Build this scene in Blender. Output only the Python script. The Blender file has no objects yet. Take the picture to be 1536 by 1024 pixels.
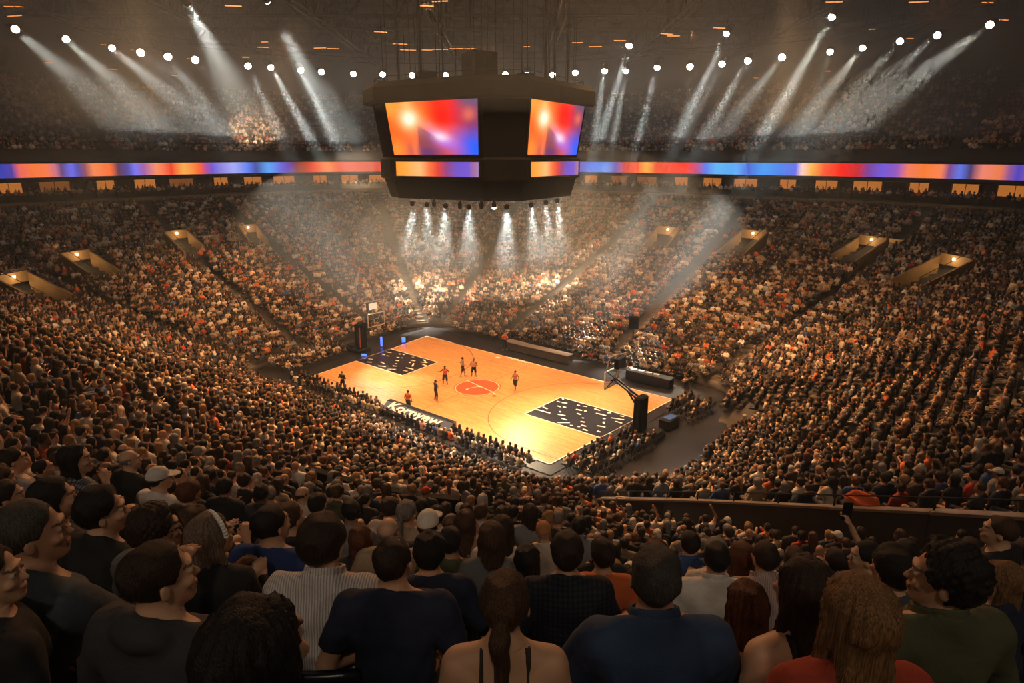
import bpy, math, random
import numpy as np
from mathutils import Vector, Matrix
rng = np.random.default_rng(7)
random.seed(7)
SC = bpy.context.scene
COL = SC.collection
PI = math.pi

# ---------------------------------------------------------------- camera, world, exposure, haze lights
F_PX, HZ, CAM_Z = 950.0, 235.0, 19.1
PITCH = math.atan((512 - HZ) / F_PX)
cam_d = bpy.data.cameras.new('camera')
cam_d.sensor_width = 36.0
cam_d.lens = F_PX / 1536 * 36
cam_d.clip_start, cam_d.clip_end = 0.05, 600
cam = bpy.data.objects.new('camera', cam_d)
cam.location = (0, 0, CAM_Z)
cam.rotation_euler = (PI / 2 - PITCH, 0, 0)
COL.objects.link(cam)
SC.camera = cam
SC.view_settings.view_transform = 'Standard'
SC.view_settings.look = 'None'
SC.view_settings.gamma = 1
SC.view_settings.use_curve_mapping = False
SC.view_settings.exposure = 0.08
SC.cycles.use_denoising = True
SC.cycles.max_bounces = 4
SC.cycles.diffuse_bounces = 1
SC.cycles.use_adaptive_sampling = True
SC.cycles.adaptive_threshold = 0.06
SC.cycles.adaptive_min_samples = 10
SC.cycles.glossy_bounces = 2
SC.cycles.transmission_bounces = 3
SC.cycles.volume_bounces = 0
SC.cycles.sample_clamp_indirect = 3.0
SC.cycles.caustics_reflective = False
SC.cycles.caustics_refractive = False
world = bpy.data.worlds.new('world')
SC.world = world
world.use_nodes = True
world.node_tree.nodes['Background'].inputs[0].default_value = (0.35, 0.4, 0.6, 1)
world.node_tree.nodes['Background'].inputs[1].default_value = 0.006


def ray(px, py):
    x = (px - 768) / F_PX; y = -(py - 512) / F_PX
    return np.array([x, math.cos(PITCH) + y * math.sin(PITCH), -math.sin(PITCH) + y * math.cos(PITCH)])


def at_z(px, py, z):
    "point of the place at height z seen at a pixel"
    d = ray(px, py)
    return np.array([0, 0, CAM_Z]) + d * ((z - CAM_Z) / d[2])


def at_y(px, py, Y):
    d = ray(px, py)
    return np.array([0, 0, CAM_Z]) + d * (Y / d[1])


def project(p):
    p = np.asarray(p, float)
    q = p - np.array([0, 0, CAM_Z])
    fw = q[..., 1] * math.cos(PITCH) - q[..., 2] * math.sin(PITCH)
    up = q[..., 1] * math.sin(PITCH) + q[..., 2] * math.cos(PITCH)
    return 768 + F_PX * q[..., 0] / fw, 512 - F_PX * up / fw, fw


# ---------------------------------------------------------------- small helpers
def tag(o, label=None, cat=None, group=None, kind=None):
    if label: o['label'] = label
    if cat: o['category'] = cat
    if group: o['group'] = group
    if kind: o['kind'] = kind
    return o


def empty(name, loc=(0, 0, 0), rz=0.0):
    o = bpy.data.objects.new(name, None)
    o.empty_display_size = 0.1
    o.location = loc; o.rotation_euler = (0, 0, rz)
    COL.objects.link(o)
    return o


def mesh_from(name, V, Fq, mat=None, smooth=False, col=None, uv=None):
    "V (n,3), Fq an (m,4) or (m,3) array or a list of faces"
    me = bpy.data.meshes.new(name)
    V = np.asarray(V, np.float32)
    if isinstance(Fq, np.ndarray) and Fq.ndim == 2:
        n, k = Fq.shape
        me.vertices.add(len(V)); me.vertices.foreach_set('co', V.ravel())
        me.loops.add(n * k); me.loops.foreach_set('vertex_index', Fq.astype(np.int32).ravel())
        me.polygons.add(n)
        me.polygons.foreach_set('loop_start', np.arange(0, n * k, k, dtype=np.int32))
        me.polygons.foreach_set('loop_total', np.full(n, k, np.int32))
        me.update(calc_edges=True)
    else:
        me.from_pydata([tuple(map(float, v)) for v in V], [], [tuple(int(i) for i in f) for f in Fq])
        me.update()
    if smooth:
        me.polygons.foreach_set('use_smooth', np.ones(len(me.polygons), bool))
    if col is not None:
        a = me.color_attributes.new('Col', 'FLOAT_COLOR', 'POINT')
        c = np.ones((len(V), 4), np.float32); c[:, :3] = col
        a.data.foreach_set('color', c.ravel())
    if uv is not None:
        l = me.uv_layers.new(name='UVMap')
        vi = np.zeros(len(me.loops), np.int32); me.loops.foreach_get('vertex_index', vi)
        l.data.foreach_set('uv', np.asarray(uv, np.float32)[vi].ravel())
    if mat is not None:
        me.materials.append(mat)
    return me


def link(name, me, parent=None, loc=None):
    o = bpy.data.objects.new(name, me)
    COL.objects.link(o)
    if parent is not None: o.parent = parent
    if loc is not None: o.location = loc
    return o


class MB:
    "collects boxes, bars, tubes and discs into one mesh"
    def __init__(s): s.v = []; s.f = []
    def add(s, V, Fs):
        b = len(s.v)
        s.v += [tuple(map(float, v)) for v in V]
        s.f += [tuple(i + b for i in f) for f in Fs]
        return s
    def box(s, c, d, rz=0.0, bev=0.0):
        c = np.array(c, float); hx, hy, hz = np.array(d, float) / 2
        ca, sa = math.cos(rz), math.sin(rz)
        if bev <= 0:
            P = [(x, y, z) for z in (-hz, hz) for x, y in ((-hx, -hy), (hx, -hy), (hx, hy), (-hx, hy))]
            Fs = [(3, 2, 1, 0), (4, 5, 6, 7), (0, 1, 5, 4), (1, 2, 6, 5), (2, 3, 7, 6), (3, 0, 4, 7)]
        else:
            b = min(bev, hx * .9, hy * .9, hz * .9)
            ring = lambda q, z: [(x, y, z) for x, y in ((-hx + b, -hy + q), (hx - b, -hy + q), (hx - q, -hy + b), (hx - q, hy - b), (hx - b, hy - q), (-hx + b, hy - q), (-hx + q, hy - b), (-hx + q, -hy + b))]
            P = ring(b, -hz) + ring(0, -hz + b) + ring(0, hz - b) + ring(b, hz)
            Fs = [tuple(range(7, -1, -1)), tuple(range(24, 32))]
            for k in range(3):
                for i in range(8):
                    j = (i + 1) % 8
                    Fs.append((k * 8 + i, k * 8 + j, k * 8 + 8 + j, k * 8 + 8 + i))
        return s.add([(c[0] + x * ca - y * sa, c[1] + x * sa + y * ca, c[2] + z) for x, y, z in P], Fs)
    def bar(s, a, b, w, h=None, n=4, r2=None):
        "a bar (n=4) or tube (n>4) from a to b"
        a = np.array(a, float); b = np.array(b, float); d = b - a; L = np.linalg.norm(d)
        if L < 1e-6: return s
        d /= L
        up = np.array([0, 0, 1.0]) if abs(d[2]) < .95 else np.array([0, 1.0, 0])
        u = np.cross(d, up); u /= np.linalg.norm(u); v = np.cross(u, d)
        h = w if h is None else h; r2 = 1.0 if r2 is None else r2
        P = []
        off = PI / 4 if n == 4 else 0
        k = math.sqrt(2) if n == 4 else 1
        for q, sc in ((a, 1.0), (b, r2)):
            for i in range(n):
                t = 2 * PI * i / n + off
                P.append(q + (u * math.cos(t) * w / 2 * k + v * math.sin(t) * h / 2 * k) * sc)
        Fs = [tuple(range(n - 1, -1, -1)), tuple(range(n, 2 * n))] + [(i, (i + 1) % n, n + (i + 1) % n, n + i) for i in range(n)]
        return s.add(P, Fs)
    def tube(s, pts, r, n=8, closed=False):
        for i in range(len(pts) - (0 if closed else 1)):
            s.bar(pts[i], pts[(i + 1) % len(pts)], 2 * r, n=n)
        return s
    def build(s, name, mat, parent=None, smooth=False):
        me = bpy.data.meshes.new(name)
        me.from_pydata(s.v, [], s.f); me.update()
        if smooth: me.polygons.foreach_set('use_smooth', np.ones(len(me.polygons), bool))
        me.materials.append(mat)
        return link(name, me, parent)


# ---------------------------------------------------------------- materials
def material(name, color=(.5, .5, .5), rough=.7, metal=0.0, emit=None, estr=0.0, spec=.5):
    m = bpy.data.materials.new(name); m.use_nodes = True
    b = m.node_tree.nodes['Principled BSDF']
    b.inputs['Base Color'].default_value = (*color, 1)
    b.inputs['Roughness'].default_value = rough
    b.inputs['Metallic'].default_value = metal
    b.inputs['Specular IOR Level'].default_value = spec
    if emit is not None:
        b.inputs['Emission Color'].default_value = (*emit, 1)
        b.inputs['Emission Strength'].default_value = estr
    return m


def nd(m, kind, **kw):
    n = m.node_tree.nodes.new(kind)
    for k, v in kw.items():
        if k in n.inputs: n.inputs[k].default_value = v
        else: setattr(n, k, v)
    return n


def lk(m, a, b): m.node_tree.links.new(a, b)


def noisy(m, base, amt=.35, scale=3.0, bump=0.0, coord='Object'):
    "mottles the base colour of a material with noise"
    b = m.node_tree.nodes['Principled BSDF']
    tc = nd(m, 'ShaderNodeTexCoord'); n = nd(m, 'ShaderNodeTexNoise', Scale=scale, Detail=4.0)
    lk(m, tc.outputs[coord], n.inputs['Vector'])
    r = nd(m, 'ShaderNodeValToRGB')
    r.color_ramp.elements[0].position = .3; r.color_ramp.elements[1].position = .7
    r.color_ramp.elements[0].color = (*[c * (1 - amt) for c in base], 1)
    r.color_ramp.elements[1].color = (*[min(1, c * (1 + amt)) for c in base], 1)
    lk(m, n.outputs['Fac'], r.inputs['Fac']); lk(m, r.outputs['Color'], b.inputs['Base Color'])
    if bump:
        bp = nd(m, 'ShaderNodeBump', Strength=bump, Distance=.01)
        lk(m, n.outputs['Fac'], bp.inputs['Height']); lk(m, bp.outputs['Normal'], b.inputs['Normal'])
    return m


def emitter_attr(name, strength):
    "a screen whose picture is stored per vertex"
    m = bpy.data.materials.new(name); m.use_nodes = True
    b = m.node_tree.nodes['Principled BSDF']
    b.inputs['Base Color'].default_value = (.01, .01, .01, 1); b.inputs['Roughness'].default_value = .4
    a = nd(m, 'ShaderNodeAttribute', attribute_name='Col')
    lk(m, a.outputs['Color'], b.inputs['Emission Color'])
    b.inputs['Emission Strength'].default_value = strength
    return m


M = dict(
    concrete=noisy(material('concrete', rough=.85), (.055, .05, .048), .3, .8),
    step_edge=noisy(material('step_edge', rough=.8), (.10, .088, .075), .25, 1.5),
    dark_floor=noisy(material('dark_floor', rough=.38, spec=.4), (.018, .019, .024), .4, .6),
    black=material('black_metal', (.010, .010, .012), .5, .0, spec=.25),
    matte=material('matte_black', (.006, .006, .007), .8, spec=.1),
    truss=material('truss_metal', (.03, .026, .024), .6, .0, spec=.2),
    wall=noisy(material('back_wall', rough=.8), (.12, .085, .05), .3, .5),
    tan=noisy(material('tan_wall', rough=.75), (.26, .17, .085), .2, 1.0),
    rail=material('rail_metal', (.45, .38, .30), .35, .8),
    seat=material('seat_plastic', (.012, .013, .018), .28),
    white=material('white_paint', (.8, .78, .74), .5),
    navy=material('navy_vinyl', (.012, .018, .05), .35),
    lens=material('lamp_lens', (1, 1, 1), .3, emit=(1, .93, .82), estr=40),
    warm_lens=material('warm_lamp_lens', (1, .8, .5), .3, emit=(1, .62, .28), estr=14),
    orange=material('orange_rubber', (.6, .1, .02), .5),
    glass=material('backboard_glass', (.9, .95, .95), .05),
)

ORD = 'first second third fourth fifth sixth seventh eighth ninth tenth eleventh twelfth thirteenth fourteenth fifteenth sixteenth seventeenth eighteenth nineteenth twentieth'.split()
TENS = {2: 'twenty', 3: 'thirty', 4: 'forty', 5: 'fifty', 6: 'sixty', 7: 'seventy', 8: 'eighty', 9: 'ninety'}


def ordinal(i):
    "1-based"
    if i <= 20: return ORD[i - 1]
    if i % 10 == 0: return TENS[i // 10][:-1] + 'ieth'
    return TENS[i // 10] + '-' + ORD[i % 10 - 1]

# ---------------------------------------------------------------- the court's frame and the bowl round it
QL, QT, QR, QB = (at_z(*p, 0.0)[:2] for p in ((462, 567), (640, 505), (1010, 600), (825, 698)))
CC = at_z(717, 581, 0)[:2]
ax = (QB - QL) / 2 + (QR - QT) / 2; ax /= np.linalg.norm(ax)          # long axis, towards the near basket
ay = np.array([-ax[1], ax[0]])                                          # short axis, away from the camera
CEN = (QL + QT + QR + QB) / 4
HA, HB = 14.4, 8.1


def court(u, v, z=0.0):
    "court metres (u along, v across, from the middle) to the place; bilinear over the floor's four corners"
    a = u / 28.65 + .5; b = v / 15.24 + .5
    # projective map so that straight floor lines stay straight
    w = HOM[2, 0] * a + HOM[2, 1] * b + 1
    return np.array([(HOM[0, 0] * a + HOM[0, 1] * b + HOM[0, 2]) / w, (HOM[1, 0] * a + HOM[1, 1] * b + HOM[1, 2]) / w, z])


def _hom():
    src = [(0, 0), (1, 0), (1, 1), (0, 1)]; dst = [QL, QB, QR, QT]
    A = []; B = []
    for (a, b), (x, y) in zip(src, dst):
        A.append([a, b, 1, 0, 0, 0, -x * a, -x * b]); B.append(x)
        A.append([0, 0, 0, a, b, 1, -y * a, -y * b]); B.append(y)
    h = np.linalg.solve(np.array(A, float), np.array(B, float))
    return np.array([[h[0], h[1], h[2]], [h[3], h[4], h[5]], [h[6], h[7], 1]])


HOM = _hom()
# ring parameter q in [0, 8): even = a straight side, odd = a corner
_sides = [(-HA, -HB, HA, -HB, 0, -1), (HA, -HB, HA, HB, 1, 0), (HA, HB, -HA, HB, 0, 1), (-HA, HB, -HA, -HB, -1, 0)]


def ring(q, s):
    "points of the ring at distance s from the court: q array -> xy"
    q = np.asarray(q, float) % 8; s = np.asarray(s, float) + 0 * q
    out = np.zeros(q.shape + (2,)); k = np.floor(q / 2).astype(int) % 4; t = q - 2 * k
    for i in range(4):
        x0, y0, x1, y1, nx, ny = _sides[i]
        n2 = _sides[(i + 1) % 4][4:6]
        m = (k == i) & (t < 1)
        out[m, 0] = x0 + (x1 - x0) * t[m] + nx * s[m]; out[m, 1] = y0 + (y1 - y0) * t[m] + ny * s[m]
        m = (k == i) & (t >= 1); th = (t[m] - 1) * PI / 2
        out[m, 0] = x1 + s[m] * (nx * np.cos(th) + n2[0] * np.sin(th)); out[m, 1] = y1 + s[m] * (ny * np.cos(th) + n2[1] * np.sin(th))
    return CEN + out[..., :1] * ax + out[..., 1:] * ay


def dist_s(P):
    P = np.asarray(P, float)[..., :2] - CEN
    u = np.abs(P @ ax) - HA; v = np.abs(P @ ay) - HB
    return np.hypot(np.maximum(u, 0), np.maximum(v, 0)) + np.minimum(np.maximum(u, v), 0)


S_CAM = float(dist_s(np.array([0.0, 0.0])))
CAMDIR = -CEN / np.linalg.norm(CEN)


def near_w(P):
    d = np.asarray(P, float)[..., :2] - CEN
    d = d / np.maximum(np.linalg.norm(d, axis=-1, keepdims=True), 1e-6)
    a = np.degrees(np.arccos(np.clip(d @ CAMDIR, -1, 1)))
    t = np.clip((105 - a) / 55, 0, 1)
    return t * t * (3 - 2 * t)


HEADLINE = .38


def smooth(t): t = np.clip(t, 0, 1); return t * t * (3 - 2 * t)


def end_floor(P):
    "1 on the flat floor behind the near baseline"
    d = np.asarray(P, float)[..., :2] - CEN; u = d @ ax; v = d @ ay
    return smooth((u - 12.5) / 2.0) * smooth((7.5 - v) / 3.0) * smooth((v + 13.5) / 3.0)


WALL_PTS = [at_y(x, y, Y) for x, y, Y in ((900, 748, 22.5), (1000, 750, 19.5), (1100, 754, 16.5), (1250, 762, 13.2), (1400, 769, 11.2), (1560, 778, 9.8))]


def near_drop(P):
    "the rows in front of the section wall on the right lie lower"
    P = np.asarray(P, float); y = np.maximum(P[..., 1], .1); r = P[..., 0] / y
    rw = [p[0] / p[1] for p in WALL_PTS]; Yw = np.interp(r, rw, [p[1] for p in WALL_PTS])
    on = (P[..., 1] > 0) & (y < Yw - .1) & (r < 1.1)
    return np.where(on, .95 * smooth((y - 3.2) / 5.0) * smooth((r - .05) / .14) * smooth((1.1 - r) / .15), 0)


def height(P, s=None):
    "height of the seating steps at a point"
    s = dist_s(P) if s is None else np.asarray(s, float)
    c = end_floor(P); s0 = 3.4 + 3.2 * c
    e = np.maximum(s - s0, 0); low = np.where((s < s0 + .3) & (c > .02), .08, 0)
    far = .28 * e + .0028 * e * e
    n1 = CAM_Z - HEADLINE - 1.24 - .56 * (S_CAM - s)
    near = np.where(s > S_CAM - 9, n1, (CAM_Z - HEADLINE - 1.24 - .56 * 9) * np.clip((s - s0) / (S_CAM - 9 - s0), 0, 1))
    w = near_w(P)
    return near * w + far * (1 - w) - near_drop(P) - low


ROW = .80
ROW_S = S_CAM - 1.72 - ROW * np.arange(0, 60)       # rows in front of the camera
ROW_S = np.concatenate([S_CAM - 1.72 + ROW * np.arange(6, 0, -1), ROW_S])
ROW_S = ROW_S[ROW_S > 4.2]
print('S_CAM', S_CAM, 'court', QL, QT, QR, QB, 'ax', ax, 'CEN', CEN)
# aisles: q positions, 1.3 m wide
AISLES = [.12, .5, .88, 1.33, 1.72, 2.25, 2.8, 3.35, 3.8, 4.3, 4.75, 5.25, 5.65, 6.2, 6.8, 7.3, 7.7]


def ringlen(s): return 4 * (HA + HB) + 2 * PI * s


def q_table(s, n=1600):
    q = np.linspace(0, 8, n + 1); P = ring(q[:-1], s); P = np.vstack([P, P[:1]])
    L = np.concatenate([[0], np.cumsum(np.linalg.norm(np.diff(P, axis=0), axis=1))])
    return q, L


# ---------------------------------------------------------------- setting: floor, seating steps
def ring_mesh(name, prof, mat, q0=0., q1=8., n=260, closed=True):
    "prof: list of (s, z or callable(P, s))"
    q = np.linspace(q0, q1, n + 1)
    if closed: q = q[:-1]
    V = []; m = len(prof)
    for s, z in prof:
        P = ring(q, s)
        zz = z(P, s) if callable(z) else np.full(len(q), float(z))
        V.append(np.column_stack([P, zz]))
    V = np.stack(V, 1).reshape(-1, 3)
    k = len(q); i = np.arange(k if closed else k - 1); j = (i + 1) % k
    Fq = []
    for a in range(m - 1):
        Fq.append(np.column_stack([i * m + a, j * m + a, j * m + a + 1, i * m + a + 1]))
    return mesh_from(name, V, np.vstack(Fq), mat)


prof = []
S_TOP = 37.4
for s in [v for v in np.sort(ROW_S) if v < S_TOP]:
    h = (lambda s0: (lambda P, _s: height(P, s0) + (0 if s0 > 5 else 0)))(s)
    prof += [(s - .28, 0.0)] if not prof else []
    prof += [(s - .28, h), (s - .28 + ROW, h)]
bowl = link('floor_lower_bowl', ring_mesh('floor_lower_bowl', prof, M['concrete']))
tag(bowl, 'dark stepped seating bowl around the lit court', 'seating bowl', kind='structure')
g = MB(); P0 = ring(np.linspace(0, 8, 65)[:-1], 13.0)
g.add([(x, y, .0) for x, y in P0], [tuple(range(64))])
fl = g.build('floor_arena', M['dark_floor'])
tag(fl, 'dark glossy arena floor surrounding the wooden court', 'floor', kind='structure')
# upper deck
UP0, UP1, UZ0, UZ1 = 43.6, 60.0, 18.9, 29.0
us = np.arange(UP0 + .9, UP1, .85)


def up_z(s): return UZ0 - .2 + (s - UP0) * (UZ1 - UZ0) / (UP1 - UP0)


prof = [(43.0, 16.6), (43.0, 18.9), (UP0 + .4, 18.4)]
for s in us: prof += [(s - .4, up_z(s)), (s + .45, up_z(s))]
up = link('floor_upper_deck', ring_mesh('floor_upper_deck', prof, M['concrete']))
tag(up, 'steep upper seating deck above the light ribbon', 'upper deck', kind='structure')


def ray_bowl(px, py, dz=0.0):
    "where the sight line through a pixel meets the seating steps raised by dz"
    d = ray(px, py); t = np.arange(1.0, 140, .05)
    P = np.array([0, 0, CAM_Z]) + d * t[:, None]
    hit = np.where((P[:, 2] < height(P[:, :2]) + dz) & (dist_s(P) > 0))[0]
    return P[hit[0]] if len(hit) else P[-1]


# stairs of the aisles
for a in AISLES:
    V = []; Fs = []
    for s in [v for v in np.sort(ROW_S) if v < S_TOP]:
        c = ring(np.array([a]), s)[0]; c2 = ring(np.array([a]), s + .1)[0]; o_ = (c2 - c) / np.linalg.norm(c2 - c); t_ = np.array([-o_[1], o_[0]])
        z = float(height(c[None], s)[0])
        if z < .25 or np.linalg.norm(c) < 4: continue
        for k in (0, 1):
            zz = z + .02 - (.5 - .5 * k) * .28 * 0 + k * .17
            p = [c + o_ * (-.28 + .40 * k) - t_ * .45, c + o_ * (-.28 + .40 * k) + t_ * .45, c + o_ * .52 + t_ * .45, c + o_ * .52 - t_ * .45]
            b = len(V); V += [(*q, zz) for q in p] + [(*q, z - .25) for q in p[:2]]
            Fs += [(b, b + 1, b + 2, b + 3), (b + 4, b + 5, b + 1, b)]
    if V: tag(link('floor_aisle_stairs', mesh_from('floor_aisle_stairs', V, np.array(Fs), M['step_edge'])), 'narrow concrete stair aisle climbing between seating blocks', 'stairs', 'aisle stairs of the bowl', 'structure')

# ---------------------------------------------------------------- haze banks, stage lamps and floodlights
def haze(name, V, Fs, dens, label):
    me = bpy.data.meshes.new(name); me.from_pydata(V, [], Fs); me.update()
    m = bpy.data.materials.new(name); m.use_nodes = True; nt = m.node_tree
    nt.nodes.remove(nt.nodes['Principled BSDF'])
    v = nt.nodes.new('ShaderNodeVolumeScatter'); v.inputs['Density'].default_value = dens; v.inputs['Anisotropy'].default_value = .0
    v.inputs['Color'].default_value = (.62, .80, 1.0, 1)
    nt.links.new(v.outputs[0], nt.nodes['Material Output'].inputs['Volume'])
    m.cycles.homogeneous_volume = True
    me.materials.append(m)
    return tag(link(name, me), label, 'haze', kind='stuff')


def disc_vol(cx, cy, z0, z1, r, n=32):
    V = [(cx + r * math.cos(2 * PI * i / n), cy + r * math.sin(2 * PI * i / n), z) for z in (z0, z1) for i in range(n)]
    return V, [tuple(range(n - 1, -1, -1)), tuple(range(n, 2 * n))] + [(i, (i + 1) % n, n + (i + 1) % n, n + i) for i in range(n)]


def ellipsoid_vol(c, r, n=24, k=12):
    V = [(c[0], c[1], c[2] - r[2])]
    for j in range(1, k):
        t = -PI / 2 + PI * j / k
        V += [(c[0] + r[0] * math.cos(t) * math.cos(2 * PI * i / n), c[1] + r[1] * math.cos(t) * math.sin(2 * PI * i / n), c[2] + r[2] * math.sin(t)) for i in range(n)]
    V.append((c[0], c[1], c[2] + r[2])); Fs = [(0, 1 + (i + 1) % n, 1 + i) for i in range(n)]
    for j in range(k - 2):
        for i in range(n): a = 1 + j * n; Fs.append((a + i, a + (i + 1) % n, a + n + (i + 1) % n, a + n + i))
    a = 1 + (k - 2) * n; Fs += [(a + i, a + (i + 1) % n, len(V) - 1) for i in range(n)]
    return V, Fs


HC = CEN
def annulus_vol(cx, cy, z0, z1, r0, r1, n=48):
    V = [(cx + r * math.cos(2 * PI * i / n), cy + r * math.sin(2 * PI * i / n), z) for z, r in ((z0, r0), (z0, r1), (z1, r1), (z1, r0)) for i in range(n)]
    return V, [(k * n + (i + 1) % n, ((k + 1) % 4) * n + (i + 1) % n, ((k + 1) % 4) * n + i, k * n + i) for k in range(4) for i in range(n)]


for nm_, z0, d in (('haze_high', 21.0, .0098), ('haze_low', 15.0, .0026)):
    haze(nm_, *annulus_vol(HC[0], HC[1], z0, 37.5 - z0 * .01, (25 if z0 < 20 else 21.5), 74 - z0 * .05), d, 'pale smoky haze hanging under the dark roof in layers')
haze('haze_over_bowl', *disc_vol(HC[0], HC[1] + 0, -.3, 14.9, 56), .0006, 'thin haze filling the bowl above the court')
haze('haze_below_scoreboard', *ellipsoid_vol((-2, 58, 12.6), (23, 15.5, 8.6)), .008, 'bright smoke cloud below and behind the hanging scoreboard')
haze('haze_at_scoreboard_lamps', *ellipsoid_vol((-1, 57, 12.2), (13, 13, 5.4)), .012, 'dense smoke catching the beams of the scoreboard lamps')


def aim(o, target):
    d = Vector(target) - Vector(o.location)
    o.rotation_euler = d.to_track_quat('-Z', 'Y').to_euler()


def light(name, loc, target, power, size_deg, color, blend=1.0, radius=.12, parent=None):
    ld = bpy.data.lights.new(name, 'SPOT'); ld.energy = power; ld.spot_size = math.radians(size_deg); ld.spot_blend = blend
    ld.color = color; ld.shadow_soft_size = radius
    o = bpy.data.objects.new(name, ld); COL.objects.link(o); o.location = loc; aim(o, target)
    return o


# a stage lamp: housing, lens, yoke; built along -z, the light leaves its lens
def lamp_meshes():
    g = MB(); n = 14
    rings = [(.0, .19), (.02, .20), (.30, .20), (.36, .17), (.52, .12), (.56, .0)]
    V = []; Fs = []
    for z, r in rings: V += [(r * math.cos(2 * PI * i / n), r * math.sin(2 * PI * i / n), z) for i in range(n)]
    for k in range(len(rings) - 1):
        for i in range(n): Fs.append((k * n + i, k * n + (i + 1) % n, (k + 1) * n + (i + 1) % n, (k + 1) * n + i))
    g.add(V, Fs)
    for k in range(0): g.bar((.0 + .2 * math.cos(k * PI / 2), .2 * math.sin(k * PI / 2), -.08), (.2 * math.cos(k * PI / 2), .2 * math.sin(k * PI / 2), .05), .1, .02)
    h = g.build('housing', M['matte'])
    l = MB(); V = []; Fs = []
    for z, r in ((.02, .185), (-.06, .17), (-.12, .13), (-.155, .07)): V += [(r * math.cos(2 * PI * i / n), r * math.sin(2 * PI * i / n), z) for i in range(n)]
    for k in range(3):
        for i in range(n): Fs.append((k * n + i, k * n + (i + 1) % n, (k + 1) * n + (i + 1) % n, (k + 1) * n + i))
    Fs.append(tuple(range(3 * n, 4 * n)))
    l.add(V, Fs); l = l.build('lens', M['lens'], None, True)
    y = MB(); y.tube([(-.25, 0, .25), (-.27, 0, .62), (.27, 0, .62), (.25, 0, .25)], .02, 6); y.bar((0, 0, .6), (0, 0, .78), .05)
    y = y.build('yoke', M['black'])
    return h, l, y


LH, LL, LY = lamp_meshes()
LAMPMESH = (LH.data, LL.data, LY.data)
for o in (LH, LL, LY): bpy.data.objects.remove(o)


def stage_lamp(loc, target, label, group, power=0, size=9, color=(1, .93, .82), sc=1.0, lens=None):
    t = empty('stage_spotlight', loc); aim(t, target); t.scale = (sc,) * 3
    tag(t, label, 'spotlight', group)
    for nm, me in zip(('housing', 'lens', 'yoke'), LAMPMESH):
        o = link(nm, me, t)
        if nm == 'lens' and lens is not None:
            me2 = me.copy(); me2.materials.clear(); me2.materials.append(lens); o.data = me2
    if power:
        d = (Vector(target) - Vector(loc)).normalized()
        light('beam', Vector(loc) + d * .22 * sc, target, power, size, color, 1.0, .17 * sc)
    return t


# pixel of the lamp, pixel its beam runs to, beam strength, cone
LAMPS = [
    (23, 44, 75, 88, .5, 13), (99, 59, 150, 105, .6, 13), (168, 72, 225, 118, .7, 12), (211, 79, 240, 100, .15, 10), (252, 85, 285, 130, .45, 11), (293, 90, 310, 110, .1, 9),
    (281, 4, 335, 105, 1.1, 11), (400, 0, 470, 130, 1.3, 9), (372, 99, 398, 155, .9, 8), (406, 101, 470, 215, 1.9, 9), (451, 105, 505, 215, 1.6, 9), (482, 108, 500, 140, .25, 8),
    (530, 111, 532, 150, .12, 8), (574, 112, 576, 150, .0, 8), (618, 113, 620, 150, .0, 8), (668, 113, 668, 150, .0, 8), (698, 112, 698, 150, .0, 8), (758, 112, 757, 150, .0, 8),
    (790, 112, 788, 150, .0, 8), (829, 112, 828, 150, .0, 8), (863, 109, 860, 150, .0, 8), (907, 106, 895, 185, 1.2, 8), (939, 106, 922, 200, 1.1, 8), (944, 68, 912, 170, 1.7, 8),
    (986, 101, 962, 190, 1.3, 8), (1035, 100, 1033, 130, .12, 9), (1083, 96, 1060, 140, .35, 9), (1090, 50, 1045, 145, 1.5, 8), (1122, 91, 1088, 150, .9, 10), (1173, 86, 1150, 115, .5, 11),
    (1245, 78, 1238, 100, .12, 10), (1248, 25, 1175, 150, 2.2, 9), (1294, 72, 1262, 112, .7, 12), (1350, 62, 1315, 100, .3, 12), (1406, 53, 1365, 88, .35, 12), (1485, 37, 1425, 80, .6, 13)]
BEAM_P = 330000
for i, (x, y, tx, ty, k, sz) in enumerate(sorted(LAMPS)):
    low = y < 10
    L = at_z(x, y, 31.5 if y in (25, 50, 68) or low else 30.0)
    T = at_y(tx, ty, L[1] * (1.3 if L[1] < 60 and not (x < 30 or x > 1440) else (.94 if x < 768 else .965)))
    stage_lamp(L, T, 'roof spotlight %s, %s from the left of the roof lamps' % ('with long smoky beam' if k > .5 else 'with faint beam' if k > .05 else 'showing as a dot', ordinal(i + 1)),
               'spotlights under the roof', BEAM_P * k, sz, (1, .90, .72), 2.1 if L[1] > 75 else 1.7)

# floodlights over the court: the warm key light of the place
FLOOD = 28000
for i in range(8):
    a = 2 * PI * (i + .5) / 8
    p = np.array([*(CEN + np.array([math.cos(a), math.sin(a)]) * 15.5), 34.8])
    light('court_floodlight', p, (CEN[0] + math.cos(a) * 18, CEN[1] + math.sin(a) * 18, 0), FLOOD, 108, (1, .49, .19), 1.0, .5)
# tight court lights: they reach the wooden floor and the first rows only
for i in range(6):
    a = 2 * PI * i / 6
    p = np.array([*(CEN + np.array([math.cos(a), math.sin(a)]) * 19), 34.0])
    light('court_key_light', p, (CEN[0] + math.cos(a) * 5, CEN[1] + math.sin(a) * 3.5, 0), 13000, 42, (1, .62, .30), .9, .4)
# unseen dim warm spots behind the camera, added to brighten the foreground
for x in (-14, 0, 14):
    light('foreground_fill', (x, -9, 30.5), (x * .8, 6, 14), 1150, 110, (1, .80, .62), .9, .6)
# one far lamp glints on the near corner of the court
L_ = at_z(778, 112, 30.0) - np.array([0, 0, 1.0]); light('court_glint', L_, (1.0, 38.5, 0), 30000, 7, (1, .85, .6), 1.0, .5)
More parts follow.
